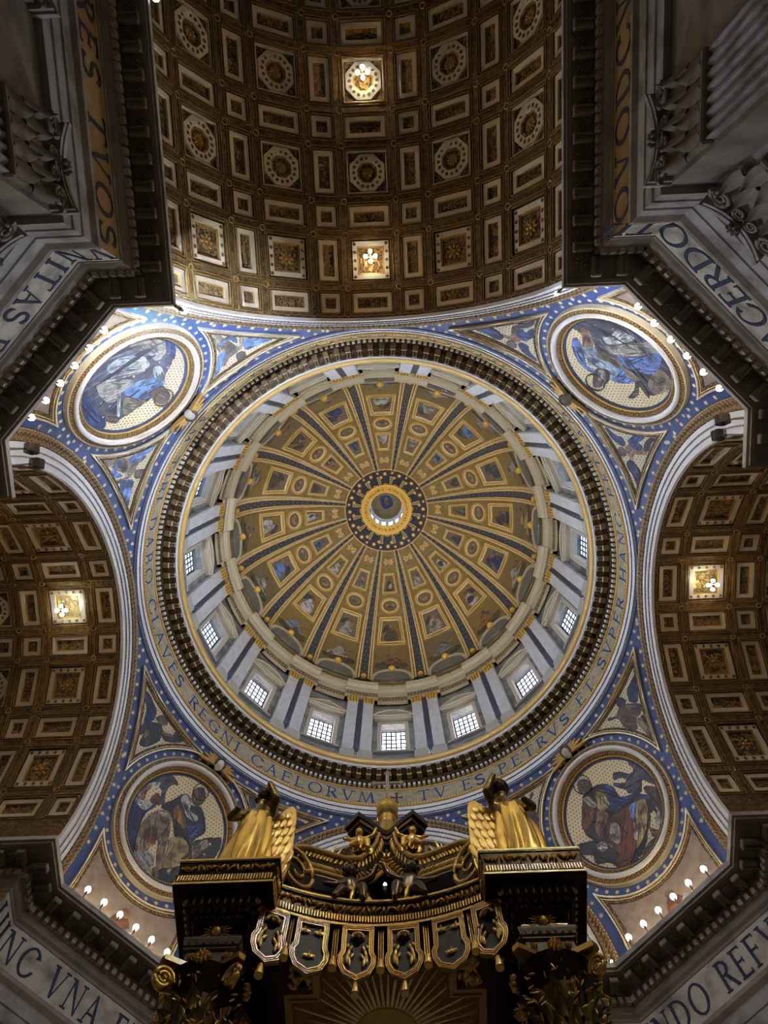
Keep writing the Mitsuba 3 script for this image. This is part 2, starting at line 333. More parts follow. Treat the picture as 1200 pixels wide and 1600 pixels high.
# ================================================================ floor, piers and arm walls
put('floor', MB().tm(boxm(0, 0, -.1, 150, 150, .2)), 'm_marble', (.26, .235, .20)); struct('floor', 'polished marble floor of the crossing below the dome', 'floor')
S2 = math.sqrt(2)
def path_at(d, far=64.):
    """plan line of the pier (quadrant +x, +y) set back by d from the cornice lip, from the +y arm round to the +x arm"""
    c = LC + d * (S2 - 1)
    return np.array([(LA + d, far), (LA + d, LB + d), (c, LB + d), (LB + d, c), (LB + d, LA + d), (far, LA + d)])
def flip(v, sx, sy): return np.asarray(v) * np.array([sx, sy, 1.])
def sweep(mb, prof, sx, sy, lo=0, hi=6):
    for (d0, z0), (d1, z1) in zip(prof[:-1], prof[1:]):
        a, b = path_at(d0)[lo:hi], path_at(d1)[lo:hi]
        for i in range(len(a) - 1):
            v = np.array([(*a[i], z0), (*a[i + 1], z0), (*b[i + 1], z1), (*b[i], z1)]); L = np.linalg.norm(a[i + 1] - a[i]); H = math.hypot(d1 - d0, z1 - z0)
            # long faces in bays, so the texture space stays regular
            mb.add(flip(v, sx, sy), [[0, 1, 2, 3]], [(0, 0), (L, 0), (L, H), (0, H)])
    return mb
def face_frames():
    """the faces of the pier's frieze: origin (d = 1.9 plane), unit tangent, inward normal, length; u runs as a viewer reads"""
    p = path_at(1.9)
    return p
PIERS = [('TL', -1, -1), ('TR', 1, -1), ('BL', -1, 1), ('BR', 1, 1)]
PWORD = dict(TL='upper left', TR='upper right', BL='lower left', BR='lower right')
def along(d, s, sx, sy, start=0):
    """point and frame at distance s along the plan line from its near-nave corner..."""
def seg_items(d, pitch, lo=0, hi=5, far=46.):
    p = path_at(d); p[0, 1] = far; p[5, 0] = far; out = []
    for i in range(lo, hi):
        a, b = p[i], p[i + 1]; L = np.linalg.norm(b - a); t = (b - a) / L
        n = np.array([-t[1], t[0]]);  n = n if n @ (a + b) < 0 else -n        # towards the void
        if i in (0, 4):       # count from the corner outwards
            k = int((L - pitch * .6) / pitch); ss = [(L - pitch * (.75 + j)) if i == 0 else pitch * (.75 + j) for j in range(k)]
        else:
            k = max(1, int(round(L / pitch)) - (0 if i != 2 else 1)); ss = [(j + .5) * L / k for j in range(k)]
        out += [(a + t * s, t, n, i) for s in ss]
    return out
def oriented(mesh, o, t, n, z, sx, sy):
    v = np.asarray(mesh.vertices); w = np.c_[o[0] + v[:, 0] * t[0] + v[:, 1] * n[0], o[1] + v[:, 0] * t[1] + v[:, 1] * n[1], z + v[:, 2]]
    return flip(w, sx, sy), mesh.faces
def mat_of(o, t, n, z, sx, sy):
    M = np.eye(4); M[:3, 0] = [t[0] * sx, t[1] * sy, 0]; M[:3, 1] = [n[0] * sx, n[1] * sy, 0]; M[:3, 3] = [o[0] * sx, o[1] * sy, z]
    return T(M.tolist())
def simple(mesh, bsdf, col, smooth=False):
    return mikit.ply((mesh.vertices, mesh.faces), mat(bsdf, col), smooth, uv=np.asarray(mesh.vertices)[:, :2])
def cat(*ms): return trimesh.util.concatenate(list(ms))
# a soffit bracket and the rosette of the coffer between two brackets
bracket = cat(boxm(0, .02, -.16, .5, 1.0, .3, .05), boxm(0, .47, -.2, .56, .16, .36, .05), boxm(-.14, 0, -.34, .12, .9, .08), boxm(.14, 0, -.34, .12, .9, .08))
def rosette_mesh(r, petals=8, depth=.12):
    m = []
    for k in range(petals):
        s = trimesh.creation.icosphere(1, 1.); s.vertices = s.vertices * [r * .34, r * .2, depth * .7]; s.apply_translation((r * .6, 0, 0))
        s.apply_transform(trimesh.transformations.rotation_matrix(2 * math.pi * k / petals, (0, 0, 1))); m.append(s)
    s = trimesh.creation.icosphere(1, 1.); s.vertices = s.vertices * [r * .3, r * .3, depth]; m.append(s)
    return cat(*m)
ros = rosette_mesh(.34)
BR_PLY = simple(bracket, 'm_stone', C_TRAV); ROS_PLY = simple(ros, 'm_stone', (.16, .135, .10))
# corinthian capital of a flat pilaster: x across, y out of the wall, z up; its abacus top at z = 0
def leaf_mesh(w, h, curl):
    g = []; n = 7
    for i in range(n):
        t = i / (n - 1); ww = w * (.5 + .55 * math.sin(math.pi * min(t + .15, 1)) ** .8) * (1 - .75 * t ** 5); y = curl * t ** 2.2; z = h * (t - .28 * max(0, t - .7) ** 1.2 * 4 * t)
        g.append([(-ww / 2, y * .8, z), (-ww / 4, y + .05, z), (0, y + .11, z), (ww / 4, y + .05, z), (ww / 2, y * .8, z)])
    v = np.array(g).reshape(-1, 3); f = [[i * 5 + j, i * 5 + j + 1, (i + 1) * 5 + j + 1, (i + 1) * 5 + j] for i in range(n - 1) for j in range(4)]
    f = np.array(f); f = np.vstack([f[:, [0, 1, 2]], f[:, [0, 2, 3]]])
    back = v + [0, -.06, 0]
    return trimesh.Trimesh(np.vstack([v, back]), np.vstack([f, f[:, ::-1] + len(v)]), process=False)
def abacus_mesh(W, D, th):
    x = np.linspace(-W / 2, W / 2, 15); y = D - .42 * (1 - (2 * x / W) ** 2)
    p = Polygon(list(zip(x, y)) + [(W / 2, -.1), (-W / 2, -.1)])
    a = trimesh.creation.extrude_polygon(p, th * .55, engine='earcut'); a.apply_translation((0, 0, -th * .55))
    b = trimesh.creation.extrude_polygon(affinity.scale(p, .95, .93, origin=(0, 0)), th * .45, engine='earcut'); b.apply_translation((0, 0, -th))
    return cat(a, b)
def spiral_pts(r0, turns, n=40):
    t = np.linspace(0, 1, n); a = t * turns * 2 * math.pi; r = r0 * (1 - .85 * t); return np.c_[r * np.cos(a), r * np.sin(a)]
def volute_mesh(r, w, turns=2.0):
    mb = MB(); s = spiral_pts(r, turns); tube(mb, np.c_[s[:, 0], np.zeros(len(s)), s[:, 1]], np.linspace(.16, .09, len(s)) * r * 1.6, 6)
    v, f, _ = mb.arrays(); return trimesh.Trimesh(v * [1, w, 1], f, process=False)
def capital_parts(W, D, Hc):
    P = {}
    P['abacus'] = abacus_mesh(W * 1.14, D + .75, Hc * .13)
    fl = rosette_mesh(Hc * .11, 7, .2); fl.apply_transform(trimesh.transformations.rotation_matrix(-math.pi / 2, (1, 0, 0))); fl.apply_translation((0, D + .5, -Hc * .09)); P['flower'] = fl
    lv = []
    for row, (n, h, z, c) in enumerate(((4, .42, -1., .5), (5, .42, -.70, .72))):
        for k in range(n):
            m = leaf_mesh(W / n * .92, Hc * h, c); m.apply_translation(((k + .5) * W / n - W / 2 if row == 0 else k * W / (n - 1) - W / 2, D + .03, Hc * z)); lv.append(m)
    P['leaf'] = lv
    vs = []
    for s in (-1, 1):
        m = volute_mesh(Hc * .15, .9); m.apply_scale((s, 1, 1)); m.apply_translation((s * W * .44, D + .35, -Hc * .27)); vs.append(m)
        m = volute_mesh(Hc * .10, .9); m.apply_scale((-s, 1, 1)); m.apply_translation((s * W * .12, D + .22, -Hc * .24)); vs.append(m)
    P['volute'] = vs
    P['bell'] = boxm(0, D / 2, -Hc * .55, W * .97, D, Hc * .9)
    P['neck'] = boxm(0, D / 2 + .06, -Hc - .1, W * 1.04, D + .12, .24, .08)
    return P
CAPW, CAPD, CAPH = 3.1, .35, 3.3
CP = capital_parts(CAPW, CAPD, CAPH)
CAPPLY = {'abacus': [simple(CP['abacus'], 'm_stone', C_GREY)], 'flower': [simple(CP['flower'], 'm_stone', C_STONE)], 'leaf': [simple(m, 'm_stone', C_STONE, True) for m in CP['leaf']],
          'volute': [simple(m, 'm_stone', C_STONE, True) for m in CP['volute']], 'bell': [simple(CP['bell'], 'm_stone', C_TRAV)], 'neck': [simple(CP['neck'], 'm_stone', C_TRAV)]}
def shaft_mesh(W, D, z0, z1, nfl=7):
    """fluted pilaster shaft"""
    xs, p = np.linspace(-W / 2, W / 2, nfl + 1), [(-W / 2, 0)]
    for k in range(nfl):
        a, b = xs[k], xs[k + 1]; m = (b - a) * .14
        p += [(a, D), (a + m, D)] + [(a + m + (b - a - 2 * m) * t, D - .16 * math.sin(math.pi * t)) for t in (.2, .4, .6, .8)] + [(b - m, D)]
    p += [(W / 2, D), (W / 2, 0)]
    m = trimesh.creation.extrude_polygon(Polygon(p), z1 - z0, engine='earcut'); m.apply_translation((0, 0, z0)); return m
ZA = 28.2        # architrave underside
SHAFT_PLY = simple(shaft_mesh(CAPW * .96, CAPD * .9, 0, ZA - CAPH - .2), 'm_stone', (.27, .275, .285))
CORN = [(0, ZCOR), (0, 35.12), (.12, 35.05), (.12, 34.92), (.30, 34.72)]
for tag, sx, sy in PIERS:
    K = nk('wall_pier'); w = PWORD[tag]
    mb = MB(); sweep(mb, [(2.35, 0), (2.35, ZA)], sx, sy); put(K, mb, 'm_stone', C_STONE)
    struct(K, f'{w} crossing pier with its projecting entablature', 'pier')
    mb = MB(); sweep(mb, [(2.6, ZCOR), (0, ZCOR), (0, 35.12)], sx, sy); put(K + '__lip', mb, 'm_stone', (.44, .42, .40)); labels[K + '__lip'] = {'label': 'pale upper edge of the cornice'}
    mb = MB(); sweep(mb, [(0, 35.12), (.12, 35.05), (.12, 34.92), (.30, 34.86), (1.48, 34.86), (1.48, 34.58), (1.58, 34.45), (1.62, 34.42), (1.62, 34.02), (1.68, 33.98), (1.74, 33.6), (1.86, 33.42), (1.86, 33.22), (1.9, 33.2)], sx, sy)
    put(K + '__cornice', mb, 'm_stone', C_TRAV)
    mb = MB(); sweep(mb, [(1.9, 33.2), (1.9, 30.85)], sx, sy, 1, 5); put(K + '__frieze', mb, 'm_stone', (.50, .47, .38)); labels[K + '__frieze'] = {'label': 'pale mosaic frieze with dark Roman capitals'}
    mb = MB(); sweep(mb, [(1.9, 33.2), (1.9, 30.85)], sx, sy, 0, 2); sweep(mb, [(1.9, 33.2), (1.9, 30.85)], sx, sy, 4, 6); put(K + '__frieze_001', mb, 'm_mosaic', (.28, .165, .045)); labels[K + '__frieze_001'] = {'label': 'gold ground frieze running along the arm'}
    mb = MB(); sweep(mb, [(1.9, 30.85), (1.72, 30.8), (1.72, 30.55), (1.9, 30.3), (1.9, 30.2)], sx, sy); put(K + '__architrave_moulding', mb, 'm_stone', (.26, .23, .19))
    mb = MB(); sweep(mb, [(1.9, 30.2), (1.9, 29.6), (1.97, 29.55), (1.97, 28.9), (2.04, 28.85), (2.04, ZA), (2.35, ZA)], sx, sy); put(K + '__architrave', mb, 'm_stone', C_GREY)
    for o, t, n, i in seg_items(.92, 1.34):
        scene[nk(K + '__bracket')] = {**BR_PLY, 'to_world': mat_of(o, t, n, 34.86, sx, sy)}
    for o, t, n, i in seg_items(.86, 1.34, 0, 5):
        if i in (1, 3): continue
        o2 = o + t * .67
        if i == 2 and np.linalg.norm(o2 - path_at(.86)[3]) < .5: continue
        mb = MB(); mb.add(*oriented(ros, o2, t, n, 34.84, sx, sy)); scene[nk(K + '__rosette')] = {**ROS_PLY, 'to_world': mat_of(o2, t, n, 34.8, sx, sy)}
    mb = MB(); dm = boxm(0, .1, .19, .27, .26, .36)
    for o, t, n, i in seg_items(1.62, .5): mb.add(*oriented(dm, o, t, n, 34.03, sx, sy))
    put(K + '__dentils', mb, 'm_stone', (.46, .43, .37)); labels[K + '__dentils'] = {'kind': 'stuff'}
    # capitals and fluted shafts: one on each face beside the corner
    p = path_at(2.1); spots = []
    for i, s in ((0, 2.0), (0, 9.6), (4, 2.0), (4, 9.6), (2, .5)):
        a, b = p[i], p[i + 1]; t = (b - a) / np.linalg.norm(b - a); n = np.array([-t[1], t[0]]); n = n if n @ (a + b) < 0 else -n
        o = b - t * s if i == 0 else (a + t * s if i == 4 else None)
        if i == 2:
            L = np.linalg.norm(b - a)
            spots += [(a + t * 1.75, t, n), (b - t * 1.75, t, n)]
        else: spots.append((o, t, n))
    for o, t, n in spots:
        o = o - n * .25
        c = nk(K + '__capital')
        for part, ds in CAPPLY.items():
            for d in ds:
                k = c if part == 'bell' else nk(c + '__' + part)
                scene[k] = {**d, 'to_world': mat_of(o, t, n, ZA, sx, sy)}
        scene[nk(K + '__pilaster')] = {**SHAFT_PLY, 'to_world': mat_of(o, t, n, 0, sx, sy)}
# frieze lettering: (pier, text, where it starts). u runs in the reading direction of someone facing the pier
def frieze_text(tag, sx, sy, seq, text, h, s0, track, col, back=False, xs=1.):
    """seq: plan vertices in reading order at d = 1.9; s0 = where the text starts along them"""
    pts = np.array(seq, float); L = np.r_[0, np.cumsum(np.linalg.norm(np.diff(pts, axis=0), axis=1))]
    def chart(u, v, hh):
        s = np.clip(u, -50, L[-1] + 40); i = np.clip(np.searchsorted(L, s, side='right') - 1, 0, len(pts) - 2)
        t = (pts[i + 1] - pts[i]) / (L[i + 1] - L[i])[:, None]; n = np.c_[t[:, 1], -t[:, 0]]; n = n * np.sign(-(n * pts[i]).sum(1))[:, None]
        xy = pts[i] + t * (s - L[i])[:, None] + n * hh[:, None]
        return np.c_[xy, v]
    run, tot = text_run(text, h, track)
    run = [(affinity.scale(g, xs, 1, origin=(0, 0)), c) for g, c in run]; tot *= xs
    K = 'wall_pier' if tag == 'TL' else {'TR': 'wall_pier_001', 'BL': 'wall_pier_002', 'BR': 'wall_pier_003'}[tag]
    off = s0 - tot if back else s0
    for g, ch in run:
        g = affinity.translate(g, off, 31.03 + (2.0 - h) / 2)
        mb = MB(); plate(mb, g, chart, -.01, .035, step=.4); put(nk(K + '__frieze__letter'), mb, 'm_paint', col)
def plan(sx, sy): return path_at(1.9) * [sx, sy]
INK = (.012, .018, .05)
p = plan(-1, -1); frieze_text('TL', -1, -1, [p[1], p[2], p[3], p[4]], 'VNITAS EXORITVR', 1.75, .0, .24, INK, xs=.8)
frieze_text('TL', -1, -1, [p[0], p[1]], 'CONFIRMA FRATRES TVOS', 1.75, np.linalg.norm(p[1] - p[0]) - .35, .30, (.02, .014, .02), back=True)
p = plan(1, -1); Lq = [p[4], p[3], p[2], p[1]]; tot = sum(np.linalg.norm(np.subtract(a, b)) for a, b in zip(Lq[:-1], Lq[1:]))
frieze_text('TR', 1, -1, Lq, 'HINC SACERDOTII', 1.75, -2.1, .14, INK)
frieze_text('TR', 1, -1, [p[1], p[0]], 'QVODCVMQVE LIGAVERIS', 1.75, .35, .30, (.02, .014, .02))
p = plan(-1, 1); frieze_text('BL', -1, 1, [p[4], p[3], p[2], p[1]], 'HINC VNA FIDES', 1.75, .3, .30, INK, xs=.78)
frieze_text('BL', -1, 1, [p[5], p[4]], 'O PASCE OVES MEAS', 1.75, np.linalg.norm(p[5] - p[4]) - .4, .3, (.02, .014, .02), back=True)
p = plan(1, 1); Lq = [p[1], p[2], p[3], p[4]]; frieze_text('BR', 1, 1, Lq, 'MVNDO REFVLGET', 1.75, -.2, .30, INK, xs=.8)

# ================================================================ arches, coffered vaults
ROWS = [(23.55, 0), (26.72, 1), (29.93, 0), (33.12, 1), (36.32, 0), (39.55, 1), (42.75, 0), (45.95, 1)]
DEG = RV * math.pi / 180
COLS = [(k * 14.92, 1 if k % 2 == 0 else 0) for k in range(-5, 6)]
vault_word = dict(nave='nave vault at the top of the picture', left='left arm vault', right='right arm vault', apse='vault of the far arm behind the canopy')
lamp_cells = {('nave', 26.72, 0), ('nave', 39.55, 0), ('left', 26.72, 0), ('right', 26.72, 0)}
flower = rosette_mesh(.62, 8, .16); FLOWER2 = rosette_mesh(.5, 10, .12)
def to_chart(mesh, chart, u0, v0, h0):
    v = np.asarray(mesh.vertices); return chart(u0 + v[:, 0], v0 + v[:, 1], h0 + v[:, 2]), mesh.faces
for arm, psi in PSI.items():
    far = {'nave': 58., 'left': 58., 'right': 58., 'apse': 58.}[arm]; rows = ROWS if arm == 'nave' else ROWS[:5] if arm != 'apse' else ROWS[:3]
    K = 'ceiling_vault_' + arm; ch = arm_chart(psi, RV + .34)
    vmax = rows[-1][0] + 1.9
    ribs = sbox(-88 * DEG, A + .22, 88 * DEG, vmax); holes = []
    cells = []
    for v, big in rows:
        for deg, wide in COLS:
            hu, hv = (7.0 if wide else 3.55) * DEG, 1.53 if big else .76
            cells.append((deg * DEG, v, hu, hv, big and wide)); holes.append(sbox(deg * DEG - hu, v - hv, deg * DEG + hu, v + hv))
    mb = MB(); plate(mb, ribs.difference(unary_union(holes)), ch, 0, .34, cell=1.3); put(K, mb, 'm_rib', C_VAULT)
    struct(K, f'gilded coffered barrel vault, {vault_word[arm]}', 'vault')
    mb = MB(); plate(mb, sbox(-90 * DEG, vmax, 90 * DEG, far), ch, 0, .2, cell=3.0); put(K + '__far_vault', mb, 'm_rib', C_VAULT)
    for u, v, hu, hv, sq in cells:
        c = nk(K + '__coffer'); mb = MB()
        plate(mb, sbox(u - hu, v - hv, u + hu, v + hv), ch, 0, .06, cell=1.6); put(c, mb, 'm_relief', (.30, .19, .075))
        mb = MB()
        for e in (.03, .20): plate(mb, frame(u - hu - e - .05, v - hv - e - .05, u + hu + e + .05, v + hv + e + .05, .05), ch, .33, .40, step=1.)
        put(c + '__rib_lines', mb, 'm_gilt', (.30, .19, .065))
        if not sq:
            mb = MB(); plate(mb, frame(u - hu + .04, v - hv + .04, u + hu - .04, v + hv - .04, .30), ch, .0, .27, step=.8); put(c + '__frame', mb, 'm_paint', C_CREAM)
            mb = MB(); plate(mb, frame(u - hu + .34, v - hv + .34, u + hu - .34, v + hv - .34, .06), ch, .0, .16, step=.8); put(c + '__edge', mb, 'm_gilt', C_DGOLD)
            continue
        ord_ = v < 28
        mb = MB()
        if ord_:
            plate(mb, frame(u - hu + .12, v - hv + .12, u + hu - .12, v + hv - .12, .36), ch, 0, .27, step=.8)
            dots = [(a * (hu - .3), b * (hv - .3)) for a in np.linspace(-1, 1, 5) for b in (-1, 1)] + [(b * (hu - .3), a * (hv - .3)) for a in (-.5, 0, .5) for b in (-1, 1)]
            inner = frame(u - hu + .48, v - hv + .48, u + hu - .48, v + hv - .48, .14)
        else:
            o8 = lambda r: Polygon([(u + r * math.cos(math.radians(22.5 + 45 * k)), v + r * math.sin(math.radians(22.5 + 45 * k))) for k in range(8)])
            plate(mb, o8(1.42).difference(o8(.82)), ch, 0, .27, step=.8)
            plate(mb, frame(u - hu + .03, v - hv + .03, u + hu - .03, v + hv - .03, .07), ch, 0, .30, step=.8)
            dots = [(1.03 * math.cos(math.pi / 8 * k), 1.03 * math.sin(math.pi / 8 * k)) for k in range(16)]
            inner = o8(.82).difference(o8(.68))
        put(c + '__frame', mb, 'm_paint', C_CREAM)
        mb = MB()
        for q, (a, b) in enumerate(dots): plate(mb, disc(u + a, v + b, .125, 9) if q % 2 else star(u + a, v + b, .16, 7, .5), ch, .27, .295)
        put(c + '__inlays', mb, 'm_paint', C_BROWN); labels[c + '__inlays'] = {'kind': 'stuff'}
        mb = MB(); plate(mb, inner, ch, 0, .17, step=.8); put(c + '__moulding', mb, 'm_gilt', C_DGOLD)
        if (arm, v, 0 if abs(u) < .1 else 1) in lamp_cells: continue
        mb = MB(); mb.add(*to_chart(flower if ord_ else FLOWER2, ch, u, v, .1)); put(c + '__rosette', mb, 'm_gilt', C_DGOLD, True)
    # rings where ribs cross
    ub = [(d + s * (7.0 if w else 3.55)) * DEG + s * .35 for d, w in COLS for s in (1,)]; vb = [v + s * ((1.53 if b else .76) + .33 * 1) for v, b in rows for s in (1,)]
    for u in ub[:-1]:
        for v in vb:
            mb = MB(); a = np.linspace(0, 2 * math.pi, 15)[:-1]; c = ch(u + .2 * np.cos(a) , v + .2 * np.sin(a), np.full(14, .37)); tube(mb, c, .035, 5, True); put(nk(K + '__ring'), mb, 'm_gilt', C_GOLD)
    # studs along the first rib
    mb = MB(); s = trimesh.creation.icosphere(0, 1.)
    for u in np.arange(-80 * DEG, 80 * DEG, .21):
        mb.add(s.vertices * .045 + ch(np.array([u]), np.array([A + .42 + .08 * math.sin(u * 9)]), np.array([.36])), s.faces)
    put(K + '__studs', mb, 'm_paint', C_CREAM); labels[K + '__studs'] = {'kind': 'stuff'}
    # face of the arch: three stepped white fasciae, cords between, carved moulding outside
    K = 'trim_arch_' + arm; struct(K, f'white stepped archivolt of the {dict(nave="near (nave) arch at the top", left="left arch", right="right arch", apse="far arch behind the canopy")[arm]}', 'arch')
    half = [-100, 100]
    th = np.radians(np.linspace(-90, 90, 101)); LEG = 1.95
    def arch_line(r, y):
        x = np.r_[-r, r * np.sin(th), r]; z = np.r_[ZS - LEG, ZS + r * np.cos(th), ZS - LEG]; return rotz(psi, np.stack([x, np.full(len(x), y), z], -1)), np.r_[-r * math.pi / 2 - LEG, th * r, r * math.pi / 2 + LEG]
    def fascia(mb, r0, r1, y, back=.4):
        def strip(ra, ya, rb, yb):
            (a, ua), (b, ub_) = arch_line(ra, ya), arch_line(rb, yb); n = len(a); i = np.arange(n - 1)
            mb.add(np.vstack([a, b]), np.c_[i, i + 1, i + 1 + n, i + n], np.vstack([np.c_[ua, 0 * ua], np.c_[ub_, 0 * ub_ + math.hypot(rb - ra, yb - ya)]]))
        strip(r0, y + back, r0, y); strip(r0, y, r1, y); strip(r1, y, r1, y + back)
    for k, (r0, r1) in enumerate(((12.46, 12.92), (12.99, 13.40), (13.47, 13.88))):
        mb = MB(); fascia(mb, r0, r1, A - .06 * k, back=.24 if k == 0 else .5); put(nk(K + '__fascia') if k else K, mb, 'm_paint', C_WHITE)
        if k:
            mb = MB(); tube(mb, arch_line(r0 - .035, A - .06 * k + .0)[0], .05, 6); put(nk(K + '__cord'), mb, 'm_bead', (.30, .29, .28)); labels[K + '__cord'] = {'label': 'dark beaded cord between the white bands'}
    mb = MB(); fascia(mb, 13.92, 14.68, A - .22, back=.6); put(K + '__carved_moulding', mb, 'm_orn', (.36, .25, .13)); labels[K + '__carved_moulding'] = {'label': 'brown and gold carved leaf moulding'}
    mb = MB(); tube(mb, arch_line(14.72, A - .2)[0], .06, 6); put(K + '__bead', mb, 'm_bead', C_GOLD)
    # end wall of the arm with three daylit windows (out of frame, they are what lights the arm)
    K = 'wall_end_' + arm; struct(K, 'end wall of the ' + {'nave': 'nave', 'left': 'left arm', 'right': 'right arm', 'apse': 'far arm'}[arm], 'wall')
    chp = disk_chart(psi, far); wins = [sbox(-6, 11, 6, 25), sbox(-4, 38, 4, 46.5)]
    mb = MB(); plate(mb, sbox(-14, 0, 14, ZS + RV + .5).difference(unary_union(wins)), chp, 0, .8); put(K, mb, 'm_stone', C_STONE)
    for wn in wins:
        mb = MB(); x0, z0, x1, z1 = wn.bounds; v = chp(np.array([x0, x1, x1, x0]), np.array([z0, z0, z1, z1]), np.full(4, .1))
        f = np.array([[0, 1, 2], [0, 2, 3]]); nrm = np.cross(v[1] - v[0], v[2] - v[0]); f = f if nrm @ -v[0] * np.array([1]) > 0 else f[:, ::-1]
        if (np.cross(v[f[0, 1]] - v[f[0, 0]], v[f[0, 2]] - v[f[0, 0]]) * np.r_[-v[0][:2], 0]).sum() < 0: f = f[:, ::-1]
        mb.add(v, f); k = nk(K + '__window_pane'); put(k, mb, 'm_paint', (.3, .3, .3)); scene[k]['emitter'] = glow(ARMWIN[arm] * .9, ARMWIN[arm] * .94, ARMWIN[arm], 2.5)
